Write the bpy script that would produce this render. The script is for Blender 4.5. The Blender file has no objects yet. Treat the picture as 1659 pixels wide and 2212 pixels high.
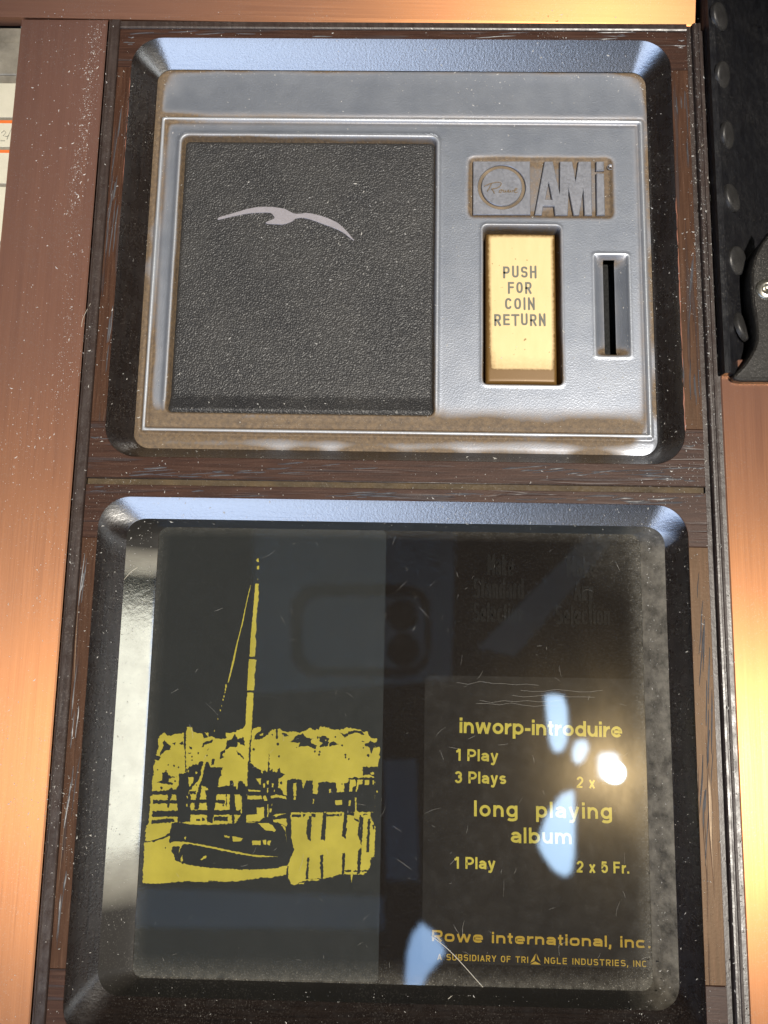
import bpy, math, random
import numpy as np
from mathutils import Vector, Matrix
from mathutils.geometry import tessellate_polygon

random.seed(7)
rng = np.random.default_rng(7)
MM = 0.001
SC = bpy.context.scene
COL = SC.collection

# ---------------------------------------------------------------- camera
# The door lies in the plane z = 0 (x right, y up the door, z out of it).
RC = np.array([[0.9997082177487047, 0.01590227315282569, -0.018182328626480573],
               [0.018553584947578753, -0.9875129481165483, 0.15644149637406427],
               [-0.015467509537782587, -0.15673319690077242, -0.9875198535411641]])
FPX, CX, CY, HC = 1815.75, 829.5, 1106.0, 223.606      # focal length in photo units, centre, distance in mm


def P(px, py, z=0.0):
    """measured point of the photo (1659 x 2212 units) -> millimetres on the level z of the door"""
    r = RC @ np.array([px - CX, py - CY, FPX])
    s = (HC - z) / (-r[2])
    return float(r[0] * s), float(r[1] * s)


cam_d = bpy.data.cameras.new("camera")
cam = bpy.data.objects.new("camera", cam_d)
COL.objects.link(cam)
m = Matrix.Identity(4)
for c, v in enumerate((RC @ [1, 0, 0], RC @ [0, -1, 0], RC @ [0, 0, -1])):
    for r_ in range(3):
        m[r_][c] = float(v[r_])
m.translation = Vector((0, 0, HC * MM))
cam.matrix_world = m
cam_d.sensor_fit = 'HORIZONTAL'
cam_d.sensor_width = 36.0
cam_d.lens = FPX / 1659.0 * 36.0
cam_d.clip_start = 0.01
cam_d.clip_end = 500.0
SC.camera = cam

# ---------------------------------------------------------------- sky, sun, exposure
PANE_Z = -11.6
gx, gy = P(1326, 1668, PANE_Z)                         # where the sun glints in the window
sdir = Vector((gx, gy, HC - PANE_Z)).normalized()      # direction towards the sun
sun_el = math.asin(sdir.z)
w = bpy.data.worlds.new("World")
SC.world = w
w.use_nodes = True
wn = w.node_tree
sky = wn.nodes.new("ShaderNodeTexSky")
sky.sky_type = 'NISHITA'
sky.sun_disc = False
sky.sun_elevation = sun_el
sky.sun_rotation = math.atan2(sdir.x, sdir.y)
sky.dust_density = 1.3
sky.air_density = 1.0
sky.ozone_density = 2.0
wn.links.new(sky.outputs[0], wn.nodes["Background"].inputs[0])
wn.nodes["Background"].inputs[1].default_value = 0.15
sl = bpy.data.lights.new("sun", 'SUN')
sl.energy = 2.2
sl.angle = math.radians(0.5)
sl.color = (1.0, 0.94, 0.84)
so = bpy.data.objects.new("sun", sl)
so.rotation_euler = sdir.to_track_quat('Z', 'Y').to_euler()
so.location = sdir * 3
COL.objects.link(so)
SC.view_settings.view_transform = 'Standard'
SC.view_settings.look = 'None'
SC.view_settings.gamma = 1
SC.view_settings.use_curve_mapping = False
SC.view_settings.exposure = 1.18
SC.cycles.use_denoising = True
SC.cycles.max_bounces = 8
SC.cycles.transparent_max_bounces = 16
SC.cycles.caustics_reflective = False
SC.cycles.sample_clamp_indirect = 4.0


# ---------------------------------------------------------------- material helpers
class NT:
    def __init__(self, name):
        self.mat = bpy.data.materials.new(name)
        self.mat.use_nodes = True
        self.t = self.mat.node_tree
        self.b = self.t.nodes["Principled BSDF"]
        self.out = self.t.nodes["Material Output"]
        self._co = None

    def n(self, typ, **kw):
        nd = self.t.nodes.new(typ)
        for k, v in kw.items():
            setattr(nd, k, v)
        return nd

    def l(self, a, b):
        self.t.links.new(a, b)

    def set(self, **kw):
        for k, v in kw.items():
            self.inp(k.replace('_', ' ')).default_value = (*v, 1) if isinstance(v, tuple) and len(v) == 3 else v

    def inp(self, k):
        return self.b.inputs[k]

    def co(self, scale=(1, 1, 1), rot=0.0):
        tc = self.n("ShaderNodeTexCoord")
        mp = self.n("ShaderNodeMapping")
        mp.inputs["Scale"].default_value = scale
        mp.inputs["Rotation"].default_value = (0, 0, rot)
        self.l(tc.outputs["Object"], mp.inputs[0])
        return mp.outputs[0]

    def noise(self, scale, detail=3, rough=0.5, co=None, dist=0.0):
        nd = self.n("ShaderNodeTexNoise")
        nd.inputs["Scale"].default_value = scale
        nd.inputs["Detail"].default_value = detail
        nd.inputs["Roughness"].default_value = rough
        nd.inputs["Distortion"].default_value = dist
        self.l(co if co is not None else self.co(), nd.inputs["Vector"])
        return nd.outputs[0]

    def ramp(self, fac, stops):
        nd = self.n("ShaderNodeValToRGB")
        cr = nd.color_ramp
        while len(cr.elements) > 1:
            cr.elements.remove(cr.elements[-1])
        for i, (p, c) in enumerate(stops):
            e = cr.elements[0] if i == 0 else cr.elements.new(p)
            e.position = p
            c = (c, c, c) if not isinstance(c, tuple) else c
            e.color = (*c, 1)
        self.l(fac, nd.inputs[0])
        return nd.outputs[0]

    def math(self, op, a, b=0.0, c=0.0):
        nd = self.n("ShaderNodeMath", operation=op)
        for i, v in enumerate((a, b, c)):
            if hasattr(v, "is_linked"):
                self.l(v, nd.inputs[i])
            else:
                nd.inputs[i].default_value = v
        return nd.outputs[0]

    def mix(self, fac, a, b):
        nd = self.n("ShaderNodeMix", data_type='RGBA')
        for s, v in ((nd.inputs[0], fac), (nd.inputs[6], a), (nd.inputs[7], b)):
            if hasattr(v, "is_linked"):
                self.l(v, s)
            else:
                s.default_value = (*v, 1) if isinstance(v, tuple) else v
        return nd.outputs[2]

    def bump(self, height, dist_mm, strength=1.0, normal=None):
        nd = self.n("ShaderNodeBump")
        nd.inputs["Strength"].default_value = strength
        nd.inputs["Distance"].default_value = dist_mm * MM
        self.l(height, nd.inputs["Height"])
        if normal is not None:
            self.l(normal, nd.inputs["Normal"])
        return nd.outputs[0]

    def attr(self, name):
        return self.n("ShaderNodeAttribute", attribute_name=name).outputs["Fac"]


def dusty(nt, col, amount=0.5, scale=420):
    """fine grey dust lying on a surface: patches made of small grains"""
    grains = nt.ramp(nt.noise(2600, 2, 0.6), [(0.56, 0.0), (0.72, 1.0)])
    patch = nt.ramp(nt.noise(55, 4, 0.6), [(0.36, 0.0), (0.7, 1.0)])
    f = nt.math('MULTIPLY', nt.math('MULTIPLY', grains, patch), amount)
    return nt.mix(f, col, (0.36, 0.33, 0.29)), f


def mat_wood(name, horizontal, warm=0.0):
    t = NT(name)
    s = (70, 1500, 400) if horizontal else (1500, 70, 400)
    g = t.noise(1.0, 4, 0.6, t.co(s), 0.4)
    s2 = (26, 620, 100) if horizontal else (620, 26, 100)
    pores = t.ramp(t.noise(1.0, 2, 0.45, t.co(s2), 0.6), [(0.60, 0.0), (0.66, 1.0)])
    col = t.ramp(g, [(0.3, (0.030 + warm * .010, 0.0135, 0.0095)), (0.55, (0.052 + warm * .014, 0.024 + warm * .004, 0.016)),
                     (0.75, (0.080 + warm * .03, 0.042 + warm * .008, 0.029))])
    col = t.mix(t.math('MULTIPLY', pores, 0.45), col, (0.05, 0.05, 0.055))
    col, d = dusty(t, col, 0.18)
    t.l(col, t.inp("Base Color"))
    t.l(t.math('SUBTRACT', 0.46, t.math('MULTIPLY', pores, 0.12)), t.inp("Roughness"))
    b1 = t.bump(g, 0.05, 0.5)
    b1 = t.bump(t.noise(1400, 3, 0.6), 0.06, 0.5, b1)
    b2 = t.bump(t.math('SUBTRACT', 1.0, pores), 0.10, 0.8, b1)
    t.l(b2, t.inp("Normal"))
    t.set(Specular_IOR_Level=0.20)
    if warm:
        t.set(Specular_Tint=(1.0, 0.75, 0.5), Specular_IOR_Level=0.38)
    return t.mat


def mat_gloss_dark(name, base, rough, streak, tint=(0.03, 0.02, 0.016), sheen_coat=0.0):
    t = NT(name)
    g = t.noise(1.0, 4, 0.65, t.co(streak), 0.3)
    col = t.ramp(g, [(0.3, base), (0.75, tint)])
    col, d = dusty(t, col, 0.30)
    t.l(col, t.inp("Base Color"))
    t.l(t.ramp(t.noise(300, 4, 0.6), [(0.3, rough * 0.75), (0.7, rough * 1.35)]), t.inp("Roughness"))
    b1 = t.bump(g, 0.05, 0.6)
    b2 = t.bump(t.noise(1500, 3, 0.65), 0.10, 0.5, b1)
    t.l(b2, t.inp("Normal"))
    t.set(Specular_IOR_Level=0.75)
    if sheen_coat:
        t.set(Coat_IOR=sheen_coat, Coat_Roughness=rough * 1.05)
        t.l(t.attr('sheen_coat'), t.inp('Coat Weight'))
        t.l(b2, t.inp('Coat Normal'))
    return t.mat


def mat_plate():
    t = NT("silver_plate")
    gr = t.attr("grime")
    n1 = t.noise(900, 4, 0.65)
    n2 = t.noise(130, 4, 0.6)
    f = t.math('MULTIPLY', gr, t.math('ADD', 0.45, t.math('MULTIPLY', t.math('ADD', n1, n2), 0.55)))
    f = t.ramp(f, [(0.06, 0.0), (0.95, 0.92)])
    base = t.ramp(n2, [(0.3, (0.285, 0.312, 0.37)), (0.7, (0.355, 0.382, 0.44))])
    brown = t.ramp(n1, [(0.3, (0.070, 0.040, 0.014)), (0.7, (0.185, 0.115, 0.048))])
    col = t.mix(f, base, brown)
    col = t.mix(t.math('MULTIPLY', t.attr('polish'), t.math('SUBTRACT', 0.9, f)), col, (0.62, 0.65, 0.70))
    col, d = dusty(t, col, 0.45)
    t.l(col, t.inp("Base Color"))
    t.l(t.math('MULTIPLY', t.math('SUBTRACT', 1.0, f), 0.72), t.inp("Metallic"))
    t.l(t.math('ADD', 0.40, t.math('MULTIPLY', f, 0.30)), t.inp("Roughness"))
    vo = t.n("ShaderNodeTexVoronoi", feature='SMOOTH_F1')
    vo.inputs["Scale"].default_value = 2500
    t.l(t.co(), vo.inputs["Vector"])
    b = t.bump(vo.outputs["Distance"], 0.07, 0.42)
    t.l(t.bump(t.noise(3000, 3, 0.6), 0.03, 0.4, b), t.inp("Normal"))
    return t.mat


def mat_simple(name, col, rough=0.5, metal=0.0, bump=0.0, bscale=1500, dust=0.0, spec=0.5, var=0.0):
    t = NT(name)
    c = col
    nz = t.noise(bscale, 3, 0.6)
    k = 1 + var
    out = t.ramp(t.noise(bscale * 0.12, 4, 0.6), [(0.3, tuple(v / k for v in col)), (0.7, tuple(min(1, v * k) for v in col))])
    if dust:
        out, _ = dusty(t, out, dust)
    t.l(out, t.inp("Base Color"))
    t.l(t.ramp(nz, [(0.3, max(0.02, rough * 0.85)), (0.7, min(1, rough * 1.15))]), t.inp("Roughness"))
    t.set(Metallic=metal, Specular_IOR_Level=spec)
    if bump:
        t.l(t.bump(nz, bump, 0.7), t.inp("Normal"))
    return t.mat


def mat_leather():
    t = NT("grained_leather")
    vo = t.n("ShaderNodeTexVoronoi", feature='SMOOTH_F1')
    vo.inputs["Scale"].default_value = 2500
    vo.inputs["Randomness"].default_value = 1.0
    wob = t.n("ShaderNodeVectorMath", operation='ADD')
    nz = t.n("ShaderNodeTexNoise")
    nz.inputs["Scale"].default_value = 420
    t.l(t.co(), nz.inputs["Vector"])
    sc_ = t.n("ShaderNodeVectorMath", operation='SCALE')
    sc_.inputs["Scale"].default_value = 0.0012
    t.l(nz.outputs["Color"], sc_.inputs[0])
    t.l(t.co(), wob.inputs[0])
    t.l(sc_.outputs[0], wob.inputs[1])
    t.l(wob.outputs[0], vo.inputs["Vector"])
    h = t.ramp(vo.outputs["Distance"], [(0.15, 1.0), (0.62, 0.0)])
    big = t.noise(60, 3, 0.6)
    col = t.ramp(big, [(0.3, (0.020, 0.020, 0.022)), (0.7, (0.036, 0.035, 0.035))])
    col, d = dusty(t, col, 0.25)
    t.l(col, t.inp("Base Color"))
    t.set(Roughness=0.46, Specular_IOR_Level=0.6)
    b = t.bump(h, 0.13, 0.9)
    t.l(t.bump(t.noise(2600, 2, 0.5), 0.04, 0.5, b), t.inp("Normal"))
    return t.mat


def mat_copper(name, vertical=True):
    t = NT(name)
    s = (4200, 26, 300) if vertical else (26, 4200, 300)
    g = t.noise(1.0, 4, 0.7, t.co(s))
    s2 = (500, 5, 100) if vertical else (5, 500, 100)
    g2 = t.noise(1.0, 3, 0.6, t.co(s2))
    fac = t.math('ADD', t.math('MULTIPLY', g, 0.6), t.math('MULTIPLY', g2, 0.4))
    col = t.ramp(fac, [(0.3, (0.58, 0.25, 0.088)), (0.52, (0.66, 0.29, 0.105)), (0.75, (0.73, 0.33, 0.12))])
    cl = t.ramp(t.noise(22, 4, 0.55), [(0.35, 0.0), (0.75, 1.0)])
    col = t.mix(t.math('MULTIPLY', cl, 0.22), col, (0.26, 0.15, 0.13))
    col, d = dusty(t, col, 0.35)
    t.l(col, t.inp("Base Color"))
    t.set(Metallic=1.0, Anisotropic=0.75)
    t.l(t.ramp(g, [(0.3, 0.37), (0.7, 0.47)]), t.inp("Roughness"))
    t.set(Anisotropic_Rotation=0.0 if vertical else 0.25)
    tg = t.n("ShaderNodeTangent", direction_type='UV_MAP')
    t.l(tg.outputs[0], t.inp("Tangent"))
    nb_ = t.bump(g, 0.03, 0.35)
    t.l(nb_, t.inp("Normal"))
    df = t.n("ShaderNodeBsdfDiffuse")
    dc = t.ramp(fac, [(0.25, (0.180, 0.097, 0.082)), (0.8, (0.240, 0.130, 0.106))])
    dc, d2 = dusty(t, dc, 0.5)
    t.l(dc, df.inputs[0])
    t.l(nb_, df.inputs["Normal"])
    mx = t.n("ShaderNodeMixShader")
    mx.inputs[0].default_value = 0.52
    t.l(t.b.outputs[0], mx.inputs[1])
    t.l(df.outputs[0], mx.inputs[2])
    t.l(mx.outputs[0], t.out.inputs[0])
    return t.mat


def mat_pane():
    """clear window: mirror-like film over whatever lies behind, with dust and fine scratches"""
    t = NT("window_glass")
    t.t.nodes.remove(t.b)
    tr = t.n("ShaderNodeBsdfTransparent")
    tr.inputs[0].default_value = (0.98, 0.98, 0.97, 1)
    gl = t.n("ShaderNodeBsdfGlossy")
    gl.inputs["Roughness"].default_value = 0.042
    gl.distribution = 'BECKMANN'
    haze = t.n("ShaderNodeBsdfGlossy")
    haze.inputs["Roughness"].default_value = 0.165
    haze.inputs[0].default_value = (1.0, 0.76, 0.42, 1)
    fr = t.n("ShaderNodeFresnel")
    fr.inputs["IOR"].default_value = 3.1
    gl.inputs[0].default_value = (0.44, 0.70, 0.95, 1)
    bmp = t.bump(t.noise(60, 2, 0.5), 0.012, 0.3)
    t.l(bmp, gl.inputs["Normal"])
    m1 = t.n("ShaderNodeMixShader")
    t.l(fr.outputs[0], m1.inputs[0])
    t.l(tr.outputs[0], m1.inputs[1])
    t.l(gl.outputs[0], m1.inputs[2])
    m2 = t.n("ShaderNodeMixShader")
    smear = t.ramp(t.noise(1.0, 5, 0.65, t.co((70, 30, 60), 0.5)), [(0.35, 0.0011), (0.7, 0.0023)])
    t.l(smear, m2.inputs[0])
    t.l(m1.outputs[0], m2.inputs[1])
    t.l(haze.outputs[0], m2.inputs[2])
    df = t.n("ShaderNodeBsdfDiffuse")
    df.inputs[0].default_value = (0.55, 0.52, 0.45, 1)
    m3 = t.n("ShaderNodeMixShader")
    grains = t.ramp(t.noise(2400, 2, 0.6), [(0.60, 0.0), (0.74, 1.0)])
    film = t.ramp(t.noise(40, 5, 0.65), [(0.35, 0.0), (0.75, 0.005)])
    edge = t.attr("edge_dust")
    en = t.math('MULTIPLY', edge, t.ramp(t.noise(420, 5, 0.7), [(0.3, 0.25), (0.7, 1.0)]))
    f = t.math('ADD', t.math('MULTIPLY', grains, t.math('ADD', 0.035, t.math('MULTIPLY', edge, 0.45))),
               t.math('ADD', film, t.math('MULTIPLY', en, 0.20)))
    t.l(f, m3.inputs[0])
    t.l(m2.outputs[0], m3.inputs[1])
    t.l(df.outputs[0], m3.inputs[2])
    t.l(m3.outputs[0], t.out.inputs[0])
    return t.mat


def mat_rim():
    """moulded edge of the window: a reflection strip put in as cream metal on the left, dull and dusty elsewhere"""
    t = NT("window_rim")
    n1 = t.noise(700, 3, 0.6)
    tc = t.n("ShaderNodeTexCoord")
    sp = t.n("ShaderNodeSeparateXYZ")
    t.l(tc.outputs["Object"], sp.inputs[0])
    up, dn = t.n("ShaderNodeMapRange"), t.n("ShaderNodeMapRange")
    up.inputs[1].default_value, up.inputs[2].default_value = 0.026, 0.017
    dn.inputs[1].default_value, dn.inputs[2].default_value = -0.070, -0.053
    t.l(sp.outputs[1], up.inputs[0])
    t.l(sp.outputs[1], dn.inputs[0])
    left = t.math('MULTIPLY', t.math('LESS_THAN', sp.outputs[0], -0.0585), t.math('MULTIPLY', up.outputs[0], dn.outputs[0]))  # confines the put-in reflection strip to one stretch of the left edge
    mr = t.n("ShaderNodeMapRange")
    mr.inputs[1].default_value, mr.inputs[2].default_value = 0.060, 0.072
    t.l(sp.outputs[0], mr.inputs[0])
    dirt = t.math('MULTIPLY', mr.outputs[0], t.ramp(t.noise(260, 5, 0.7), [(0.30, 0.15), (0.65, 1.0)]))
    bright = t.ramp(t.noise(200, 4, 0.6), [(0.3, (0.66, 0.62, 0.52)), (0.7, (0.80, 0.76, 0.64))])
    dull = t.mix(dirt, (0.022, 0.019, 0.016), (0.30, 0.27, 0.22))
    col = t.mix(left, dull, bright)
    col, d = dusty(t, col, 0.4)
    t.l(col, t.inp("Base Color"))
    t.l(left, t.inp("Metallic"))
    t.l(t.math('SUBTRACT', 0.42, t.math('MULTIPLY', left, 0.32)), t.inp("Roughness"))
    b = t.bump(n1, 0.05, t.math('SUBTRACT', 0.7, t.math('MULTIPLY', left, 0.5)) if False else 0.25)
    t.l(t.bump(t.noise(2200, 2, 0.6), 0.012, 0.25, b), t.inp("Normal"))
    return t.mat


M = dict(
    pore=mat_simple('wood_pore', (0.065, 0.065, 0.073), 0.42, 0.0, 0.02, 1500, 0.3, spec=0.6, var=0.2),
    rail=mat_wood("wood_grain_across", True), stile=mat_wood("wood_grain_along", False, 0.35),
    wall=mat_gloss_dark("recess_black", (0.007, 0.0045, 0.004), 0.26, (60, 1500, 1500), (0.020, 0.013, 0.010), 8.0),
    wallv=mat_gloss_dark("recess_black_upright", (0.007, 0.0045, 0.004), 0.26, (1500, 60, 1500), (0.020, 0.013, 0.010), 8.0),
    border=mat_gloss_dark("border_brown", (0.026, 0.017, 0.015), 0.36, (900, 40, 300), (0.06, 0.042, 0.036)),
    groove=mat_simple("groove_dirt", (0.060, 0.038, 0.015), 0.7, 0, 0.05, 1500, 0.4, var=0.5),
    plate=mat_plate(), leather=mat_leather(),
    silver=mat_simple("silver_print", (0.36, 0.34, 0.37), 0.42, 0.35, 0.02, 1800, 0.4, var=0.08),
    badge=mat_simple("badge_silver", (0.34, 0.35, 0.395), 0.40, 0.7, 0.02, 1400, 0.5, var=0.12),
    badge_dirt=mat_simple("badge_dirt", (0.17, 0.125, 0.08), 0.6, 0.0, 0.05, 1400, 0.5, var=0.4),
    ink=mat_simple("engraved_ink", (0.15, 0.15, 0.125), 0.6, 0, 0, 1500, var=0.1),
    black=mat_simple("black_void", (0.004, 0.004, 0.004), 0.8),
    backing=mat_simple("window_backing", (0.0105, 0.0075, 0.0066), 0.6, var=0.04, spec=0.08),
    film=mat_simple("picture_film", (0.040, 0.0435, 0.0445), 0.6, var=0.03, bscale=300, spec=0.1),
    film2=mat_simple("price_film", (0.026, 0.023, 0.0215), 0.6, var=0.03, bscale=300, spec=0.1),
    yellow=mat_simple("yellow_ink", (0.64, 0.55, 0.085), 0.55, spec=0.15, var=0.14, bscale=900),
    gold=mat_simple("gold_ink", (0.50, 0.335, 0.04), 0.55, spec=0.15, var=0.05, bscale=900),
    relief=mat_simple("dark_relief", (0.0190, 0.0170, 0.0160), 0.6, var=0.1, spec=0.08),
    copper=mat_copper("copper_along", True), copperh=mat_copper("copper_across", False),
    armrest=mat_gloss_dark("black_vinyl", (0.006, 0.006, 0.008), 0.36, (400, 60, 300), (0.012, 0.012, 0.014)),
    stud=mat_simple("worn_black_metal", (0.045, 0.043, 0.042), 0.40, 0.4, 0.08, 1200, 0.5, var=0.4),
    bracket=mat_simple("grey_brown_plastic", (0.020, 0.018, 0.016), 0.40, 0.1, 0.06, 1300, 0.55, var=0.25),
    steel=mat_simple("zinc_screw", (0.55, 0.52, 0.44), 0.3, 0.9, 0.03, 1500, 0.3, var=0.2),
    card=mat_simple("cream_card", (0.62, 0.58, 0.46), 0.6, 0, 0.02, 1500, 0.2, var=0.05),
    orange=mat_simple("orange_print", (0.75, 0.17, 0.03), 0.6),
    holder=mat_simple("grey_holder", (0.30, 0.27, 0.22), 0.45, 0.3, 0.05, 1300, 0.7, var=0.35),
    grit=mat_simple("grit", (0.50, 0.47, 0.42), 0.6, 0, 0.05, 900, var=0.3),
    dust=mat_simple("dust", (0.62, 0.60, 0.56), 0.6),
    lint=mat_simple("lint", (0.60, 0.55, 0.46), 0.5),
    gloom=mat_simple("dark_matte", (0.020, 0.017, 0.014), 0.8),
    board=mat_simple('pale_reflection_board', (0.55, 0.58, 0.62), 0.9, bscale=3),
    blue_reflector=mat_simple('pale_blue_reflector', (0.62, 0.72, 0.86), 0.9, bscale=3),
    board2=mat_simple('warm_reflection_board', (0.68, 0.67, 0.62), 0.9, bscale=3),
    wear=mat_simple('worn_edge', (0.30, 0.12, 0.075), 0.5, var=0.3),
    cream_reflector=mat_simple('pale_cream_reflector', (0.80, 0.76, 0.62), 0.9, bscale=3),
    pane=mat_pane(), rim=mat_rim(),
)
tbtn = NT("brass_button")
gr_ = tbtn.attr("grime")
nb = tbtn.noise(900, 4, 0.65)
fb = tbtn.ramp(tbtn.math('MULTIPLY', gr_, tbtn.math('ADD', 0.35, tbtn.math('MULTIPLY', nb, 1.1))), [(0.12, 0.0), (0.8, 1.0)])
cb = tbtn.ramp(tbtn.noise(1.0, 4, 0.6, tbtn.co((500, 120, 100))), [(0.3, (0.79, 0.585, 0.295)), (0.7, (0.83, 0.625, 0.325))])
cb = tbtn.mix(fb, cb, (0.16, 0.085, 0.022))
spk = tbtn.ramp(tbtn.noise(650, 2, 0.5), [(0.73, 0.0), (0.76, 0.8)])
cb = tbtn.mix(spk, cb, (0.22, 0.13, 0.04))
tbtn.l(cb, tbtn.inp("Base Color"))
tbtn.set(Metallic=0.15, Roughness=0.42)
M['brass'] = tbtn.mat


# ---------------------------------------------------------------- mesh helpers (all lengths in mm)
def link(name, verts, faces, mat, parent=None, smooth=False, mats=None, fmat=None, uv=None):
    me = bpy.data.meshes.new(name)
    me.from_pydata([(v[0] * MM, v[1] * MM, v[2] * MM) for v in verts], [], faces)
    for mm_ in (mats or [mat]):
        me.materials.append(mm_)
    if fmat:
        me.polygons.foreach_set("material_index", fmat)
    if smooth:
        me.polygons.foreach_set("use_smooth", [True] * len(me.polygons))
    if uv:
        ul = me.uv_layers.new(name="UVMap")
        for lp in me.loops:
            v = verts[lp.vertex_index]
            ul.data[lp.index].uv = (v[0] * 0.01, v[1] * 0.01)
    me.update()
    o = bpy.data.objects.new(name, me)
    COL.objects.link(o)
    if parent:
        o.parent = parent
    return o


def tag(o, label=None, cat=None, group=None, kind=None):
    for k, v in (("label", label), ("category", cat), ("group", group), ("kind", kind)):
        if v:
            o[k] = v
    return o


def empty(name, label, cat, group=None):
    o = bpy.data.objects.new(name, None)
    o.empty_display_size = 0.02
    COL.objects.link(o)
    return tag(o, label, cat, group)


def area(poly):
    return 0.5 * sum(a[0] * b[1] - b[0] * a[1] for a, b in zip(poly, poly[1:] + poly[:1]))


def ccw(poly):
    poly = [tuple(p[:2]) for p in poly]
    return poly if area(poly) > 0 else poly[::-1]


def inset(poly, d):
    n = len(poly)
    out = []
    for i in range(n):
        a, b, c = Vector(poly[i - 1]), Vector(poly[i]), Vector(poly[(i + 1) % n])
        e1, e2 = (b - a).normalized(), (c - b).normalized()
        n1, n2 = Vector((-e1.y, e1.x)), Vector((-e2.y, e2.x))
        mv = n1 + n2
        L = mv.length
        mv = mv / L if L > 1e-6 else n1
        k = max(0.35, mv.dot(n1))
        q = b + mv * (d / k)
        out.append((q.x, q.y))
    return out


def rrect(x0, x1, y0, y1, r, z=None, nc=8, ny=0):
    """counter-clockwise rounded rectangle starting bottom-left"""
    cs = [(x0 + r, y0 + r, 180), (x1 - r, y0 + r, 270), (x1 - r, y1 - r, 0), (x0 + r, y1 - r, 90)]
    out = []
    for cx, cy, a0 in cs:
        for k in range(nc + 1):
            a = math.radians(a0 + 90 * k / nc)
            out.append((cx + r * math.cos(a), cy + r * math.sin(a)))
        if ny and a0 in (270, 90):
            ya, yb = (y0 + r, y1 - r) if a0 == 270 else (y1 - r, y0 + r)
            out += [(x1 if a0 == 270 else x0, ya + (yb - ya) * k / ny) for k in range(1, ny)]
    return out if z is None else [(p[0], p[1], z) for p in out]


class MB:
    def __init__(self):
        self.v, self.f, self.m = [], [], []

    def add(self, v, f, m=0):
        o = len(self.v)
        self.v += [tuple(p) for p in v]
        self.f += [tuple(i + o for i in q) for q in f]
        self.m += [m] * len(f)

    def prism(self, poly, z0, z1, bevel=0.0, holes=(), m=0):
        """solid slab of a polygon (with holes) from z0 up to z1, top edge bevelled"""
        loops = [ccw(poly)] + [ccw(h)[::-1] for h in holes]
        for lp in loops:
            n = len(lp)
            rings = [(lp, z0), (lp, z1 - bevel)] if bevel else [(lp, z0), (lp, z1)]
            if bevel:
                rings.append((inset(lp, bevel), z1))
            vs = [(p[0], p[1], z) for r, z in rings for p in r]
            fs = [(k * n + i, k * n + (i + 1) % n, (k + 1) * n + (i + 1) % n, (k + 1) * n + i)
                  for k in range(len(rings) - 1) for i in range(n)]
            self.add(vs, fs, m)
        tops = [inset(lp, bevel) if bevel else lp for lp in loops]
        flat = [p for lp in tops for p in lp]
        tri = tessellate_polygon([[Vector((p[0], p[1], 0)) for p in lp] for lp in tops])
        fs = []
        for a, b, c in tri:
            A, B, C_ = flat[a], flat[b], flat[c]
            s = (B[0] - A[0]) * (C_[1] - A[1]) - (C_[0] - A[0]) * (B[1] - A[1])
            fs.append((a, b, c) if s > 0 else (c, b, a))
        self.add([(p[0], p[1], z1) for p in flat], fs, m)

    def sheet(self, poly, z, m=0):
        lp = ccw(poly)
        tri = tessellate_polygon([[Vector((p[0], p[1], 0)) for p in lp]])
        fs = []
        for a, b, c in tri:
            A, B, C_ = lp[a], lp[b], lp[c]
            s = (B[0] - A[0]) * (C_[1] - A[1]) - (C_[0] - A[0]) * (B[1] - A[1])
            fs.append((a, b, c) if s > 0 else (c, b, a))
        self.add([(p[0], p[1], z) for p in lp], fs, m)

    def loft(self, rings, m=0, close=False):
        n = len(rings[0])
        vs = [p for r in rings for p in r]
        fs = [(k * n + i, k * n + (i + 1) % n, (k + 1) * n + (i + 1) % n, (k + 1) * n + i)
              for k in range(len(rings) - 1) for i in range(n)]
        self.add(vs, fs, m)
        if close:
            o = len(self.v) - n
            self.f.append(tuple(range(o, o + n)))
            self.m.append(m)

    def tube(self, pts, r, n=6, m=0, taper=False):
        vs, fs = [], []
        for i, p in enumerate(pts):
            p = Vector(p)
            a = Vector(pts[max(0, i - 1)])
            b = Vector(pts[min(len(pts) - 1, i + 1)])
            d = (b - a).normalized()
            s = d.cross(Vector((0, 0, 1)))
            s = s.normalized() if s.length > 1e-6 else Vector((1, 0, 0))
            u = s.cross(d)
            rr = r * (1 - 0.6 * abs(2 * i / (len(pts) - 1) - 1)) if taper else r
            for k in range(n):
                an = 2 * math.pi * k / n
                vs.append(p + s * (rr * math.cos(an)) + u * (rr * math.sin(an)))
        for i in range(len(pts) - 1):
            for k in range(n):
                fs.append((i * n + k, (i + 1) * n + k, (i + 1) * n + (k + 1) % n, i * n + (k + 1) % n))
        fs.append(tuple(range(n)))
        fs.append(tuple(range((len(pts) - 1) * n, len(pts) * n))[::-1])
        self.add(vs, fs, m)

    def build(self, name, mat, parent=None, smooth=False, mats=None, uv=None):
        return link(name, self.v, self.f, mat, parent, smooth, mats, self.m if mats else None, uv)


def dense(poly, step, jit=0.0, seed=0):
    """subdivide a polygon and roughen its outline"""
    rr = random.Random(seed)
    out = []
    n = len(poly)
    for i in range(n):
        a, b = Vector(poly[i]), Vector(poly[(i + 1) % n])
        L = (b - a).length
        k = max(1, int(L / step))
        for j in range(k):
            p = a.lerp(b, j / k)
            out.append((p.x + rr.gauss(0, jit), p.y + rr.gauss(0, jit)))
    return out


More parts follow.
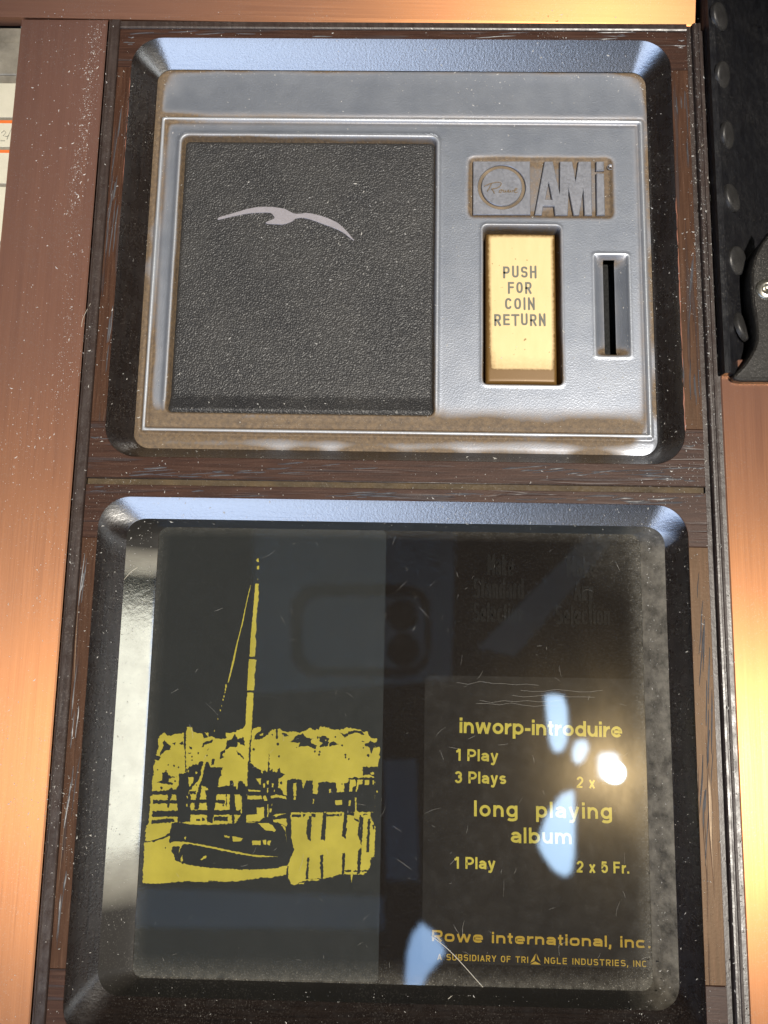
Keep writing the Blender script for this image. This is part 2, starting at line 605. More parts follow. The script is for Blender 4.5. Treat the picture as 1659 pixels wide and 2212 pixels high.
# ---- drawn letters: every glyph is a few centre lines, given the stroke's width when laid out
def arc(cx, cy, rx, ry, a0, a1, sq=2.0, n=None):
    n = n or max(6, int(abs(a1 - a0) / 12))
    out = []
    for i in range(n + 1):
        t = math.radians(a0 + (a1 - a0) * i / n)
        c, s = math.cos(t), math.sin(t)
        out.append((cx + rx * math.copysign(abs(c) ** (2 / sq), c), cy + ry * math.copysign(abs(s) ** (2 / sq), s)))
    return out


def glyph(ch, h, X, k, sq):
    """centre lines and advance of a letter; h half stroke, X x-height, k width factor"""
    t, T = X - h, 1 - h
    W = lambda v: max(v * k, 2.6 * h)
    if ch in "onuhpdbgqec":
        w = W(0.56)
        l, r, c = h, w - h, w / 2
        ring = arc(c, X / 2, c - h, X / 2 - h, 0, 360, sq, 40)
        rr = (r - l) / 2
        if ch == 'o': return [ring], w
        if ch == 'p': return [[(l, -.27), (l, X)], ring], w
        if ch == 'q': return [[(r, -.27), (r, X)], ring], w
        if ch == 'd': return [[(r, 0), (r, 1)], ring], w
        if ch == 'b': return [[(l, 0), (l, 1)], ring], w
        if ch == 'g': return [[(r, X), (r, -.05)] + arc(c, -.06, rr, .21 - h, 0, -155, sq)[1:], ring], w
        if ch == 'e': return [[(l, X / 2), (r, X / 2)] + arc(c, X / 2, rr, X / 2 - h, 0, 322, sq, 30)[1:]], w
        if ch == 'c': return [arc(c, X / 2, rr, X / 2 - h, 42, 318, sq, 26)], w
        w = W(0.52); l, r, c = h, w - h, w / 2; rr = (r - l) / 2; ry = min(rr * 1.15, X * .45)
        if ch == 'n': return [[(l, 0), (l, X)], arc(c, t - ry, rr, ry, 180, 0, sq) + [(r, 0)]], w
        if ch == 'h': return [[(l, 0), (l, 1)], arc(c, t - ry, rr, ry, 180, 0, sq) + [(r, 0)]], w
        if ch == 'u': return [[(r, 0), (r, X)], [(l, X)] + arc(c, h + ry, rr, ry, 180, 360, sq)], w
    if ch == 'm':
        w = W(0.84); l, r, c = h, w - h, w / 2; rr = (c - l) / 2; ry = min(rr * 1.3, X * .4)
        return [[(l, 0), (l, X)], arc((l + c) / 2, t - ry, rr, ry, 180, 0, sq) + [(c, 0)], arc((r + c) / 2, t - ry, rr, ry, 180, 0, sq) + [(r, 0)]], w
    if ch == 'i': return [[(h, 0), (h, X)], [(h, 1 - 2.1 * h), (h, 1)]], 2 * h
    if ch == 'l': return [[(h, 0), (h, 1)]], 2 * h
    if ch == 'r':
        w = W(0.33); rr = w - h
        return [[(h, 0), (h, X)], arc(h + rr, t - rr * 1.1, rr, rr * 1.1, 180, 88, sq)], w
    if ch == 't':
        w = W(0.30); x = w * .45
        return [[(x, .93), (x, h + .09)] + arc(x + .10 * k, h + .09, .10 * k, .09, 180, 280)[1:], [(0, X - h), (w, X - h)]], w
    if ch == 'a':
        w = W(0.53); r = w - h; c = (w - h * .4) / 2
        return [arc(c, t - .16, c - h, .16, 165, 0, sq) + [(r, t - .16), (r, 0)], [(r, X * .57)] + arc(c, h + (X * .57 - 2 * h) / 2 + h * .5, c - h, (X * .57 - h * 1.5) / 2, 80, 340, sq)], w
    if ch == 's':
        w = W(0.48); c = w / 2; ry = (X - 2 * h) / 4
        return [arc(c, t - ry, c - h, ry, 25, 270, sq) + arc(c, h + ry, c - h, ry, 90, -155, sq)], w
    if ch == 'w':
        w = W(0.82); d = h * 1.0
        return [[(d, X), (w * .27, 0)], [(w * .27, 0), (w * .5, X)], [(w * .5, X), (w * .73, 0)], [(w * .73, 0), (w - d, X)]], w
    if ch == 'y':
        w = W(0.54)
        return [[(h, X), (w * .5, 0.02)], [(w - h, X), (w * .44, -.14), (w * .33, -.25 + h * .4), (w * .08, -.27 + h)]], w
    if ch == 'x':
        w = W(0.52)
        return [[(h, X), (w - h, 0)], [(h, 0), (w - h, X)]], w
    if ch == 'k':
        w = W(0.52)
        return [[(h, 0), (h, 1)], [(w - h, X), (h, X * .38)], [(w * .4, X * .55), (w - h, 0)]], w
    if ch == '-': return [[(0, X * .48), (W(.28), X * .48)]], W(.28)
    if ch == '.': return [[(h, 0), (h, 2.1 * h)]], 2 * h
    if ch == ',': return [[(h, 2.1 * h), (h, 0), (h * .2, -2 * h)]], 2 * h
    if ch == ' ': return [], W(0.26)
    # capitals
    w = W(0.60); l, r, c = h, w - h, w / 2
    if ch == 'P': return [[(l, 0), (l, T), (c, T)] + arc(c, T - .24, r - c, .24, 90, -90, sq) + [(l, T - .48)]], w
    if ch == 'R': return [[(l, 0), (l, T), (c, T)] + arc(c, T - .23, r - c, .23, 90, -90, sq) + [(l, T - .46)], [(c * .95, T - .46), (r, 0)]], w
    if ch == 'B': return [[(l, h), (l, T), (c, T)] + arc(c, T - .22, (r - c) * .9, .22, 90, -90, sq) + [(l, T - .44)], [(c, T - .44)] + arc(c, (T - .44 + h) / 2, r - c, (T - .44 - h) / 2, 90, -90, sq) + [(l, h)]], w
    if ch == 'F': return [[(l, 0), (l, T), (r, T)], [(l, .52), (r * .92, .52)]], w * .95
    if ch == 'E': return [[(r, T), (l, T), (l, h), (r, h)], [(l, .52), (r * .94, .52)]], w * .97
    if ch == 'L': return [[(l, 1), (l, h), (r * .95, h)]], w * .93
    if ch == 'T': return [[(0, T), (w, T)], [(c, T), (c, 0)]], w
    if ch == 'H': return [[(l, 0), (l, 1)], [(r, 0), (r, 1)], [(l, .52), (r, .52)]], w
    if ch == 'U': return [[(l, 1)] + arc(c, h + .25, r - c, .25, 180, 360, sq) + [(r, 1)]], w
    if ch == 'N': return [[(l, 0), (l, 1)], [(l, T), (r, h)], [(r, 0), (r, 1)]], w
    if ch == 'M': w = W(.72); return [[(h, 0), (h, 1)], [(h, T), (w / 2, .25)], [(w / 2, .25), (w - h, T)], [(w - h, 0), (w - h, 1)]], w
    if ch == 'I': return [[(h, 0), (h, 1)]], 2 * h
    if ch == 'O': return [arc(c, .5, r - c, .5 - h, 0, 360, max(sq, 2.4), 44)], w
    if ch == 'C': return [arc(c, .5, r - c, .5 - h, 40, 320, max(sq, 2.4), 30)], w
    if ch == 'G': return [arc(c, .5, r - c, .5 - h, 40, 345, max(sq, 2.4), 30) + [(r, .48), (c, .48)]], w
    if ch == 'D': return [[(l, h), (l, T), (c * .8, T)] + arc(c * .8, .5, r - c * .8, .5 - h, 90, -90, sq) + [(l, h)]], w
    if ch == 'S':
        ry = (1 - 2 * h) / 4
        return [arc(c, T - ry, c - h, ry, 22, 270, sq) + arc(c, h + ry, c - h, ry, 90, -158, sq)], w
    if ch == 'A': return [[(h * .6, 0), (c, T + h * .3)], [(c, T + h * .3), (w - h * .6, 0)], [(w * .22, .30), (w * .78, .30)]], w
    if ch == 'Y': return [[(h * .6, 1), (c, .42)], [(w - h * .6, 1), (c, .42)], [(c, .45), (c, 0)]], w
    w = W(0.54); l, r, c = h, w - h, w / 2
    if ch == '1': return [[(w * .10, .76), (w * .30, .80), (w * .46, 1 - .3 * h)], [(w * .52, 1), (w * .52, 0)]], w * .52 + h
    if ch == '2': return [arc(c, T - .24, r - c, .24, 172, -35, sq) + [(l, h + .02), (l, h), (r, h)]], w
    if ch == '3': return [arc(c, T - .21, (r - c) * .94, .21, 160, -88, sq), arc(c, h + .25, r - c, .25, 90, -160, sq)], w
    if ch == '5': return [[(r * .95, T), (l + .06, T), (l + .01, .50)] + arc(c, h + .29, r - c, .29, 138, -158, sq)], w
    raise KeyError(ch)


def ribbon(line, w, rounded):
    pts = [Vector(p) for p in line]
    q = [pts[0]]
    for p in pts[1:]:
        if (p - q[-1]).length > 1e-5:
            q.append(p)
    closed = (q[0] - q[-1]).length < 1e-4 and len(q) > 3
    if closed:
        q = q[:-1]
    n = len(q)
    L, R = [], []
    for i in range(n):
        a = q[i - 1] if (i or closed) else None
        c = q[(i + 1) % n] if (i < n - 1 or closed) else None
        d1 = (q[i] - a).normalized() if a is not None else None
        d2 = (c - q[i]).normalized() if c is not None else None
        d1, d2 = d1 or d2, d2 or d1
        n1, n2 = Vector((-d1.y, d1.x)), Vector((-d2.y, d2.x))
        mv = n1 + n2
        mv = mv.normalized() if mv.length > 1e-6 else n1
        o = mv * (w / 2 / max(0.45, mv.dot(n1)))
        L.append(q[i] + o)
        R.append(q[i] - o)
    vs = [(p.x, p.y) for p in L] + [(p.x, p.y) for p in R]
    fs = [(n + i, n + (i + 1) % n, (i + 1) % n, i) for i in range(n if closed else n - 1)]
    if rounded and not closed:
        for p, d in ((q[0], (q[0] - q[1])), (q[-1], (q[-1] - q[-2]))):
            a0 = math.atan2(d.y, d.x)
            o = len(vs)
            vs += [(p.x + w / 2 * math.cos(a0 + math.radians(x)), p.y + w / 2 * math.sin(a0 + math.radians(x))) for x in range(-90, 91, 30)]
            fs.append(tuple(range(o, o + 7)))
    return vs, fs


def lettering(body, pl, pr, cap, z, mat, parent, w=0.13, gap=0.07, X=0.72, sq=2.0, rounded=False, raised=0.0, name="lettering"):
    """one line of lettering between two measured baseline ends; cap = capital height in mm"""
    A, B = Vector(P(*pl, z)), Vector(P(*pr, z))
    L = (B - A).length
    u = (B - A) / L
    n2 = Vector((-u.y, u.x))

    def layout(k):
        x, out = 0.0, []
        for ch in body:
            ls, adv = glyph(ch, w / 2, X, k, sq)
            out.append((x, ls))
            x += adv + gap * max(k, .5)
        return out, x - gap * max(k, .5)
    k0, k1 = 0.3, 3.0
    for _ in range(40):
        k = (k0 + k1) / 2
        if layout(k)[1] * cap < L:
            k0 = k
        else:
            k1 = k
    mb = MB()
    j = 0
    for x, ls in layout(k)[0]:
        for ln in ls:
            j += 1
            vs, fs = ribbon([(p[0] + x, p[1]) for p in ln], w, rounded)
            zz = z + raised + 0.0012 * (j % 4)
            W3 = [A + u * (p[0] * cap) + n2 * (p[1] * cap) for p in vs]
            W3 = [(p.x, p.y, zz) for p in W3]
            ok = []
            for f in fs:
                a, b_, c = W3[f[0]], W3[f[1]], W3[f[2]]
                s = (b_[0] - a[0]) * (c[1] - a[1]) - (c[0] - a[0]) * (b_[1] - a[1])
                ok.append(f if s > 0 else f[::-1])
            if raised:
                from collections import Counter
                es = {(f[i], f[(i + 1) % len(f)]) for f in ok for i in range(len(f))}
                n = len(W3)
                W3 += [(p[0], p[1], z - .02) for p in W3]
                ok += [(b_, a, a + n, b_ + n) for a, b_ in es if (b_, a) not in es]
            mb.add(W3, ok)
    return mb.build(name, mat, parent)


# ---------------------------------------------------------------- unseen ground, with blockers and reflectors added for the door's reflections
def blocker_box(name, x0, x1, y0, y1, z0, z1):  # unseen dark box, added to block sky from the reflections
    b = MB()
    c = [(x, y, z) for z in (z0, z1) for x, y in ((x0, y0), (x1, y0), (x1, y1), (x0, y1))]
    b.add([tuple(k * 1000 for k in p) for p in c],
          [(3, 2, 1, 0), (4, 5, 6, 7), (0, 1, 5, 4), (1, 2, 6, 5), (2, 3, 7, 6), (3, 0, 4, 7)])
    return tag(b.build(name, M['gloom']), kind='structure')


BLOCKER_Z = 12.0


def sky_gap(pts):
    """hole or board outline in the added roof that mirrors in the window at these measured points"""
    out = []
    for px, py in pts:
        x, y = P(px, py, PANE_Z)
        k = 1 + BLOCKER_Z * 1000 / (HC - PANE_Z)
        out.append((x * k * MM, y * k * MM))
    return out


gaps = [sky_gap(g) for g in (
    [(1178, 1503), (1196, 1499), (1218, 1503), (1226, 1530), (1228, 1575), (1225, 1605), (1214, 1625), (1197, 1625), (1188, 1600), (1182, 1550)],
    [(1244, 1602), (1268, 1597), (1273, 1618), (1262, 1642), (1250, 1652), (1239, 1645), (1237, 1622)],
    [(1214, 1716), (1240, 1706), (1243, 1770), (1242, 1850), (1236, 1885), (1222, 1895), (1198, 1882), (1176, 1852), (1163, 1826), (1170, 1795), (1182, 1762)],
    [(910, 1994), (935, 2012), (958, 2045), (962, 2060), (945, 2082), (920, 2112), (908, 2150), (894, 2160), (880, 2156), (876, 2120), (880, 2060), (892, 2018)],
)]
sx_, sy_ = sdir.x / sdir.z * BLOCKER_Z, sdir.y / sdir.z * BLOCKER_Z
def squircle(cx, cy, rx, ry, n=32):
    return [(cx + rx * math.copysign(abs(math.cos(t)) ** 0.5, math.cos(t)), cy + ry * math.copysign(abs(math.sin(t)) ** 0.5, math.sin(t)))
            for t in [2 * math.pi * k / n for k in range(n)]]


boards = [[(1030, 1400), (1300, 1120), (1370, 1120), (1110, 1420)], [(280, 1915), (830, 1935), (830, 2005), (280, 2000)],
          [(830, 1640), (900, 1640), (905, 1900), (835, 1900)]]  # added overhead so that they mirror as light bands in the glass
for bd in boards:
    q_ = sky_gap(bd)
    b = MB()
    b.prism([(p[0] * 1000, p[1] * 1000) for p in q_], BLOCKER_Z * 1000 - 60, BLOCKER_Z * 1000 - 20)
    b.sheet([(p[0] * 1000, p[1] * 1000) for p in q_], BLOCKER_Z * 1000 - 62)
    tag(b.build("reflection_board", M['board2' if bd[0][0] == 1030 else 'board']), kind='structure')
def rr_px(x0, y0, x1, y1, r):
    return [(x, y) for x, y in rrect(x0, x1, y0, y1, r, nc=6)]


k0 = lambda pts: [(p[0] * 1000, p[1] * 1000) for p in sky_gap(pts)]
b = MB()
b.prism(k0([(548, 1125), (985, 1125), (975, 1470), (548, 1500)]), BLOCKER_Z * 1000 - 60, BLOCKER_Z * 1000 - 20, holes=[k0(rr_px(628, 1262, 930, 1462, 56))])
b.prism(k0(rr_px(655, 1288, 918, 1442, 42)), BLOCKER_Z * 1000 - 58, BLOCKER_Z * 1000 - 20,
        holes=[k0([(cx_ + 36 * math.cos(t_), cy_ + 36 * math.sin(t_)) for t_ in [2 * math.pi * i / 16 for i in range(16)]]) for cx_, cy_ in ((868, 1328), (872, 1404))])
b.v = [(p[0], p[1], 2 * (BLOCKER_Z * 1000 - 40) - p[2]) for p in b.v]
b.f = [f[::-1] for f in b.f]
tag(b.build("reflection_board", M['board2']), kind='structure')  # added board, cut to mirror as a phone outline in the glass
gaps.append(squircle(sx_ - 0.006, sy_ + 0.045, 0.150, 0.185))      # the sun comes in here
b = MB()
b.prism([(p[0] * 1000, p[1] * 1000) for p in [(-18, -10), (12, -10), (12, 18), (-18, 18)]], BLOCKER_Z * 1000, BLOCKER_Z * 1000 + 30,
        holes=[[(p[0] * 1000, p[1] * 1000) for p in dense(g, 0.2)] for g in gaps])
tag(b.build("overhead_blocker", M['gloom']), kind='structure')  # unseen sheet added to darken the glass, holed for sky patches and sun
blocker_box("wall", 12.0, 12.3, 0.55, 18.0, -1.0, BLOCKER_Z)  # added blockers; the gap between them bounds the left rim's reflection
blocker_box("wall", 12.0, 12.3, -10.0, -3.7, -1.0, BLOCKER_Z)
blocker_box("wall", 11.8, 12.2, -3.7, 0.55, -1.0, 5.2)
blocker_box("wall", -18.3, -18.0, -10.0, 18.0, -1.0, BLOCKER_Z)  # added blockers keeping the recess sides dark
blocker_box("wall", -18.0, 12.0, 18.0, 18.3, -1.0, BLOCKER_Z)
blocker_box("wall", 0.3, 12.0, -10.3, -10.0, -1.0, BLOCKER_Z)
hb = MB()
hb.add([(-60000, -16000, -1000), (12000, -16000, -1000), (12000, -88000, 80000), (-60000, -88000, 80000), (12000, -120000, -1000), (-60000, -120000, -1000)],
       [(0, 1, 2, 3), (3, 2, 4, 5), (0, 3, 5), (1, 4, 2)])
tag(hb.build("reflector_slope", M['blue_reflector']), kind='structure')  # unseen reflector, added to pale the upper bevels' reflection
hb = MB()
hb.add([(16000, -28000, -1000), (16000, 24000, -1000), (88000, 24000, 80000), (88000, -28000, 80000), (120000, 24000, -1000), (120000, -28000, -1000)],
       [(0, 3, 2, 1), (3, 5, 4, 2), (0, 5, 3), (1, 2, 4)])
tag(hb.build("reflector_slope", M['cream_reflector']), kind='structure')  # unseen reflector, added to give the left rim its cream reflection
gb = MB()
gb.add([(-160000, -160000, -950), (160000, -160000, -950), (160000, 160000, -950), (-160000, 160000, -950)], [(0, 1, 2, 3)])
tag(gb.build("ground", M['gloom']), kind='structure')

# ---------------------------------------------------------------- coin door
door = empty("coin_door", "dark brown wood grain jukebox door with silver coin plate above a black glass window", "jukebox door")

XL, XR = -88.8, P(1529, 381)[0]            # outer edges of the door
SL = P(213, 686)[0]                        # left stile outer edge
SR = P(1496, 381)[0]                       # right stile outer edge
GR = P(1509, 381)[0]                       # groove right of the stile
TOP, BOT = 182.6, -112.0
U_O = dict(x0=-81.3, x1=77.3, y0=49.7, y1=177.1, r=9.0)       # upper recess, edge
U_F = dict(x0=-75.4, x1=72.0, y0=53.6, y1=171.5, r=4.6)       # its floor
lx0 = 0.5 * (P(193, 1399)[0] + P(173, 1659)[0])
lx1 = 0.5 * (P(1494, 1306)[0] + P(1511, 1859)[0])
L_O = dict(x0=lx0, x1=lx1, y0=-98.0, y1=0.5 * (P(287, 1073)[1] + P(1373, 1090)[1]), r=8.5)
LZ = -6.0                                  # foot of the lower recess wall, where the rim starts
L_F = dict(x0=0.5 * (P(257, 1399, LZ)[0] + P(233, 1792, LZ)[0]), x1=0.5 * (P(1441, 1306, LZ)[0] + P(1457, 1859, LZ)[0]),
           y0=P(560, 2160, LZ)[1], y1=P(620, 1125, -3.8)[1], r=6.0)


def foot(y):
    """level of the lower recess wall's foot: shallower along the top edge"""
    t = min(1.0, max(0.0, (y - (L_F['y1'] - 7.0)) / 6.0))
    return LZ + (-3.8 - LZ) * t * t * (3 - 2 * t)

RIM = 7.2
L_P = dict(x0=L_F['x0'] + RIM, x1=L_F['x1'] - 5.0, y0=L_F['y0'] + 2.4, y1=L_F['y1'] - 1.2, r=3.0)
SEAM_T, SEAM_B = 43.6, 41.9


def rail_poly(x0, x1, y0, y1, hole, top):
    """board that carries the rounded corners of a recess: top=True -> board above the recess"""
    r, n = hole['r'], 10
    hx0, hx1 = hole['x0'], hole['x1']
    if top:
        ye = hole['y1'] - r
        yj = y0
        pts = [(x0, yj), (hx0, yj)]
        pts += [(hx0 + r - r * math.cos(math.radians(90 * k / n)), ye + r * math.sin(math.radians(90 * k / n))) for k in range(n + 1)]
        pts += [(hx1 - r + r * math.sin(math.radians(90 * k / n)), ye + r * math.cos(math.radians(90 * k / n))) for k in range(n + 1)]
        pts += [(hx1, yj), (x1, yj), (x1, y1), (x0, y1)]
    else:
        ye = hole['y0'] + r
        yj = y1
        pts = [(x0, yj), (hx0, yj)]
        pts += [(hx0 + r - r * math.cos(math.radians(90 * k / n)), ye - r * math.sin(math.radians(90 * k / n))) for k in range(n + 1)]
        pts += [(hx1 - r + r * math.sin(math.radians(90 * k / n)), ye - r * math.cos(math.radians(90 * k / n))) for k in range(n + 1)]
        pts += [(hx1, yj), (x1, yj), (x1, y0), (x0, y0)]
    # drop coincident neighbours
    out = []
    for p in pts:
        if not out or math.hypot(p[0] - out[-1][0], p[1] - out[-1][1]) > 1e-4:
            out.append(p)
    return out


def pores(mb, x0, x1, y0, y1, n, horizontal, seed, z=0.0, lmin=3, lmax=15):
    """embossed wood pores: long shallow ridges in small clusters"""
    rr = random.Random(seed)
    k = 0
    while k < n:
        bx, by = rr.uniform(x0, x1), rr.uniform(y0, y1)
        tilt = rr.gauss(0.05, 0.035)
        for _ in range(rr.randint(1, 4)):
            k += 1
            L = rr.uniform(lmin, lmax) * rr.uniform(0.5, 1)
            cx, cy = bx + rr.gauss(0, 5 if horizontal else 0.6), by + rr.gauss(0, 0.6 if horizontal else 6)
            seg = 7
            wd = rr.uniform(0.10, 0.24)
            h = rr.uniform(0.05, 0.12)
            ph, am = rr.uniform(0, 6), rr.uniform(0, 0.10)
            rows = []
            for i in range(seg + 1):
                s = (i / seg - 0.5) * L
                off = tilt * s + am * math.sin(ph + i * 0.9)
                ww = wd * math.sin(math.pi * (0.04 + 0.92 * i / seg)) ** 0.5 * rr.uniform(0.7, 1.2)
                px, py = (cx + s, cy + off) if horizontal else (cx + off, cy + s)
                rows.append((px, py, ww))
            if any(not (x0 - .3 < p[0] < x1 + .3 and y0 < p[1] < y1) for p in rows):
                continue
            vs, fs = [], []
            for px, py, ww in rows:
                if horizontal:
                    vs += [(px, py - ww, z), (px, py, z + h), (px, py + ww, z)]
                else:
                    vs += [(px + ww, py, z), (px, py, z + h), (px - ww, py, z)]
            for i in range(seg):
                a = i * 3
                fs += [(a, a + 3, a + 4, a + 1), (a + 1, a + 4, a + 5, a + 2)]
            mb.add(vs, fs, 1)


YJ1, YJ2 = P(250, 143)[1], P(220, 910)[1]
YJ3, YJ4 = P(200, 1160)[1], P(190, 2095)[1]
G = 0.07
specs = [("rail", rail_poly(SL, SR, YJ1, 179.9, U_O, True), (SL, SR, 177.3, 179.8), 16, 1),
         ("rail", rail_poly(SL, SR, SEAM_T, YJ2, U_O, False), (SL, SR, 44.3, 49.3), 46, 2),
         ("rail", rail_poly(SL, SR, YJ3, SEAM_B, L_O, True), (SL, SR, L_O['y1'] + .2, 41.0), 46, 3),
         ("rail", rail_poly(SL, SR, BOT + 5, YJ4, L_O, False), (SL, SR, BOT + 5, L_O['y0']), 20, 4)]
for nm, poly, pr, n, sd in specs:
    b = MB()
    b.prism(poly, -3.0, 0.0, 0.12)
    pores(b, pr[0] + .3, pr[1] - .3, pr[2], pr[3], n, True, sd)
    # short pores in the board ends beside the recess
    ys = sorted(p[1] for p in poly)
    for xa, xb in ((SL, SL + 5.5), (SR - 5.0, SR)):
        lo, hi = ys[0], ys[-1]
        pores(b, xa + .2, xb - .2, lo + .3, hi - .3, 9, True, sd + 20, lmin=2.5, lmax=5)
    b.build(nm, M['rail'], door, mats=[M['rail'], M['pore']])
for x0, x1, y0, y1, sd in ((SL, U_O['x0'], YJ2, YJ1, 5), (U_O['x1'], SR, YJ2, YJ1, 6), (SL, L_O['x0'], YJ4, YJ3, 7), (L_O['x1'], SR, YJ4, YJ3, 8)):
    b = MB()
    b.prism([(x0, y0 + G), (x1, y0 + G), (x1, y1 - G), (x0, y1 - G)], -3.0, -0.06, 0.10)
    pores(b, x0 + .5, x1 - .5, y0, y1, 18, False, sd, z=-0.06, lmin=5, lmax=22)
    b.build("stile", M['stile'], door, mats=[M['stile'], M['pore']])
# groove between the two halves, and the raised bright lip above it
b = MB()
b.prism([(SL, SEAM_B - .5), (SR, SEAM_B - .5), (SR, SEAM_T + .5), (SL, SEAM_T + .5)], -3.0, -1.1)
b.build("seam_groove", M['groove'], door)
b = MB()
b.tube([(SL, SEAM_T + .1, 0.0), (0, SEAM_T + .05, 0.0), (SR, SEAM_T + .1, 0.0)], 0.16, 8)
b.build("seam_bead", M['border'], door, True)


def strip(name, x0, x1, y0, y1, prof, mat, parent, axis='y', uv=None):
    """moulding run along y (or x) with a cross profile [(offset 0..1, z)]"""
    b = MB()
    vs, fs = [], []
    n = 30
    for i in range(n + 1):
        s = i / n
        for o, z in prof:
            if axis == 'y':
                vs.append((x0 + (x1 - x0) * o, y0 + (y1 - y0) * s, z))
            else:
                vs.append((x0 + (x1 - x0) * s, y1 + (y0 - y1) * o, z))
    k = len(prof)
    for i in range(n):
        for j in range(k - 1):
            q = (i * k + j, i * k + j + 1, (i + 1) * k + j + 1, (i + 1) * k + j)
            fs.append(q)
    b.add(vs, fs)
    return b.build(name, mat, parent, False, uv=uv)


# smooth borders round the boards
strip("border_strip", XL, SL, BOT, TOP, [(0, -4), (0.0, 0.1), (0.05, 0.35), (0.16, 0.42), (0.19, 0.15), (0.26, 0.2), (0.30, 0.55), (0.93, 0.62), (0.98, 0.3), (1.0, -0.4)], M['border'], door)
strip("border_strip", SR, XR, BOT, TOP, [(0, -0.3), (0.06, -1.0), (0.36, -1.1), (0.42, -0.1), (0.5, 0.35), (0.62, 0.4), (0.68, 0.1), (0.75, 0.15), (0.8, 0.4), (0.94, 0.3), (1.0, -0.3), (1.0, -4)], M['border'], door)
strip("border_strip", SL, SR, 179.95, TOP, [(0, -4), (0, -0.2), (0.10, 0.2), (0.75, 0.3), (0.9, 0.1), (1.0, -0.4)], M['border'], door, axis='x')


def recess_wall(name, O, F, zf, bulge, parent):
    b = MB()
    nc = 10
    rings = [rrect(O['x0'], O['x1'], O['y0'], O['y1'], O['r'], -0.05, nc, 40)]
    for k, s in enumerate((0.06, 0.14, 0.3, 0.5, 0.7, 0.86, 0.95, 1.0)):
        L = lambda a: O[a] + (F[a] - O[a]) * s
        rings.append(rrect(L('x0'), L('x1'), L('y0'), L('y1'), L('r'), nc=nc, ny=40))
        rings[-1] = [(p[0], p[1], (zf(p[1]) if callable(zf) else zf) * s ** bulge) for p in rings[-1]]
    b.loft(rings)
    n = len(rings[0])
    # upright grain on the side walls, level grain on top and bottom
    mi = []
    for k in range(len(rings) - 1):
        for i in range(n):
            p, q_ = rings[0][i], rings[0][(i + 1) % n]
            mi.append(1 if abs(p[0] - q_[0]) < 1e-6 else 0)
    b.m = mi
    o = b.build(name, M['wall'], parent, True, mats=[M['wall'], M['wallv']])
    # the lacquer is put in by wall direction: sky sheen along the top, dark sides
    at = o.data.attributes.new('sheen_coat', 'FLOAT', 'POINT')
    out = inset([p[:2] for p in rings[0]], 0.01)
    vals = []
    for p, q_ in zip(rings[0], out):
        ny_ = (p[1] - q_[1]) / max(1e-9, math.hypot(p[0] - q_[0], p[1] - q_[1]))
        t_ = min(1.0, max(0.0, (ny_ - 0.25) / 0.6))
        vals.append(0.10 + 0.90 * t_ * t_ * (3 - 2 * t_))
    at.data.foreach_set('value', np.array(vals * len(rings), dtype=np.float32))
    return o


PZ = -6.5
for side, ya, yb in ((1, 58, 120), (0, 130, 168)):
    b = MB()
    xx = U_O['x1'] + 0.1 if side else U_O['x0'] - 0.1
    y = ya
    while y < yb:
        L_ = random.uniform(3, 14)
        b.tube([(xx + random.gauss(0, .06), y + L_ * k / 5, -0.12) for k in range(6)], random.uniform(0.14, 0.3) if side else 0.1, 6, taper=True)
        y += L_ * random.uniform(0.85, 1.2)
    b.build("edge_wear", M['wear'], door)
recess_wall("recess_wall", U_O, U_F, PZ, 0.88, door)
recess_wall("recess_wall", L_O, L_F, foot, 0.86, door)


# ---------------------------------------------------------------- coin plate as a relief
def gauss(a, s):
    r = int(3 * s) + 1
    k = np.exp(-0.5 * (np.arange(-r, r + 1) / s) ** 2)
    k /= k.sum()
    p = np.pad(a, ((r, r), (0, 0)), mode='edge')
    a = sum(k[i] * p[i:i + a.shape[0]] for i in range(2 * r + 1))
    p = np.pad(a, ((0, 0), (r, r)), mode='edge')
    return sum(k[i] * p[:, i:i + a.shape[1]] for i in range(2 * r + 1))


def sd_rect(X, Y, x0, x1, y0, y1, r=0.0):
    """signed distance to a rounded rectangle, negative inside"""
    dx = np.abs(X - (x0 + x1) / 2) - (x1 - x0) / 2 + r
    dy = np.abs(Y - (y0 + y1) / 2) - (y1 - y0) / 2 + r
    return np.hypot(np.maximum(dx, 0), np.maximum(dy, 0)) + np.minimum(np.maximum(dx, dy), 0) - r


def step(d, w_):
    t = np.clip(d / w_ + 0.5, 0, 1)
    return t * t * (3 - 2 * t)


ST = 0.22
px0, px1, py0, py1 = U_F['x0'] - 0.2, U_F['x1'] + 0.2, U_F['y0'] - 0.2, U_F['y1'] + 0.2
NX, NY = int((px1 - px0) / ST) + 1, int((py1 - py0) / ST) + 1
gxs, gys = np.linspace(px0, px1, NX), np.linspace(py0, py1, NY)
GX, GY = np.meshgrid(gxs, gys)
LE = dict(x0=-66.2, x1=9.0, y0=64.4, y1=148.9)             # leather panel
BT = dict(x0=23.5, x1=45.2, y0=74.0, y1=121.2)             # button opening
c0, c1 = P(1284, 552, PZ), P(1361, 769, PZ)
CU = dict(x0=c0[0], x1=c1[0], y0=c1[1], y1=c0[1])          # coin slot cup
s0, s1 = P(1303, 554, PZ), P(1335, 769, PZ)
SLT = dict(x0=s0[0], x1=s1[0], y0=s1[1] + 0.3, y1=s0[1] - 0.6)
l0, l1 = P(1015, 343, PZ), P(1322, 470, PZ)
LG = dict(x0=l0[0], x1=l1[0], y0=l1[1], y1=l0[1])          # sunk field of the badge
Hh = np.zeros_like(GX)
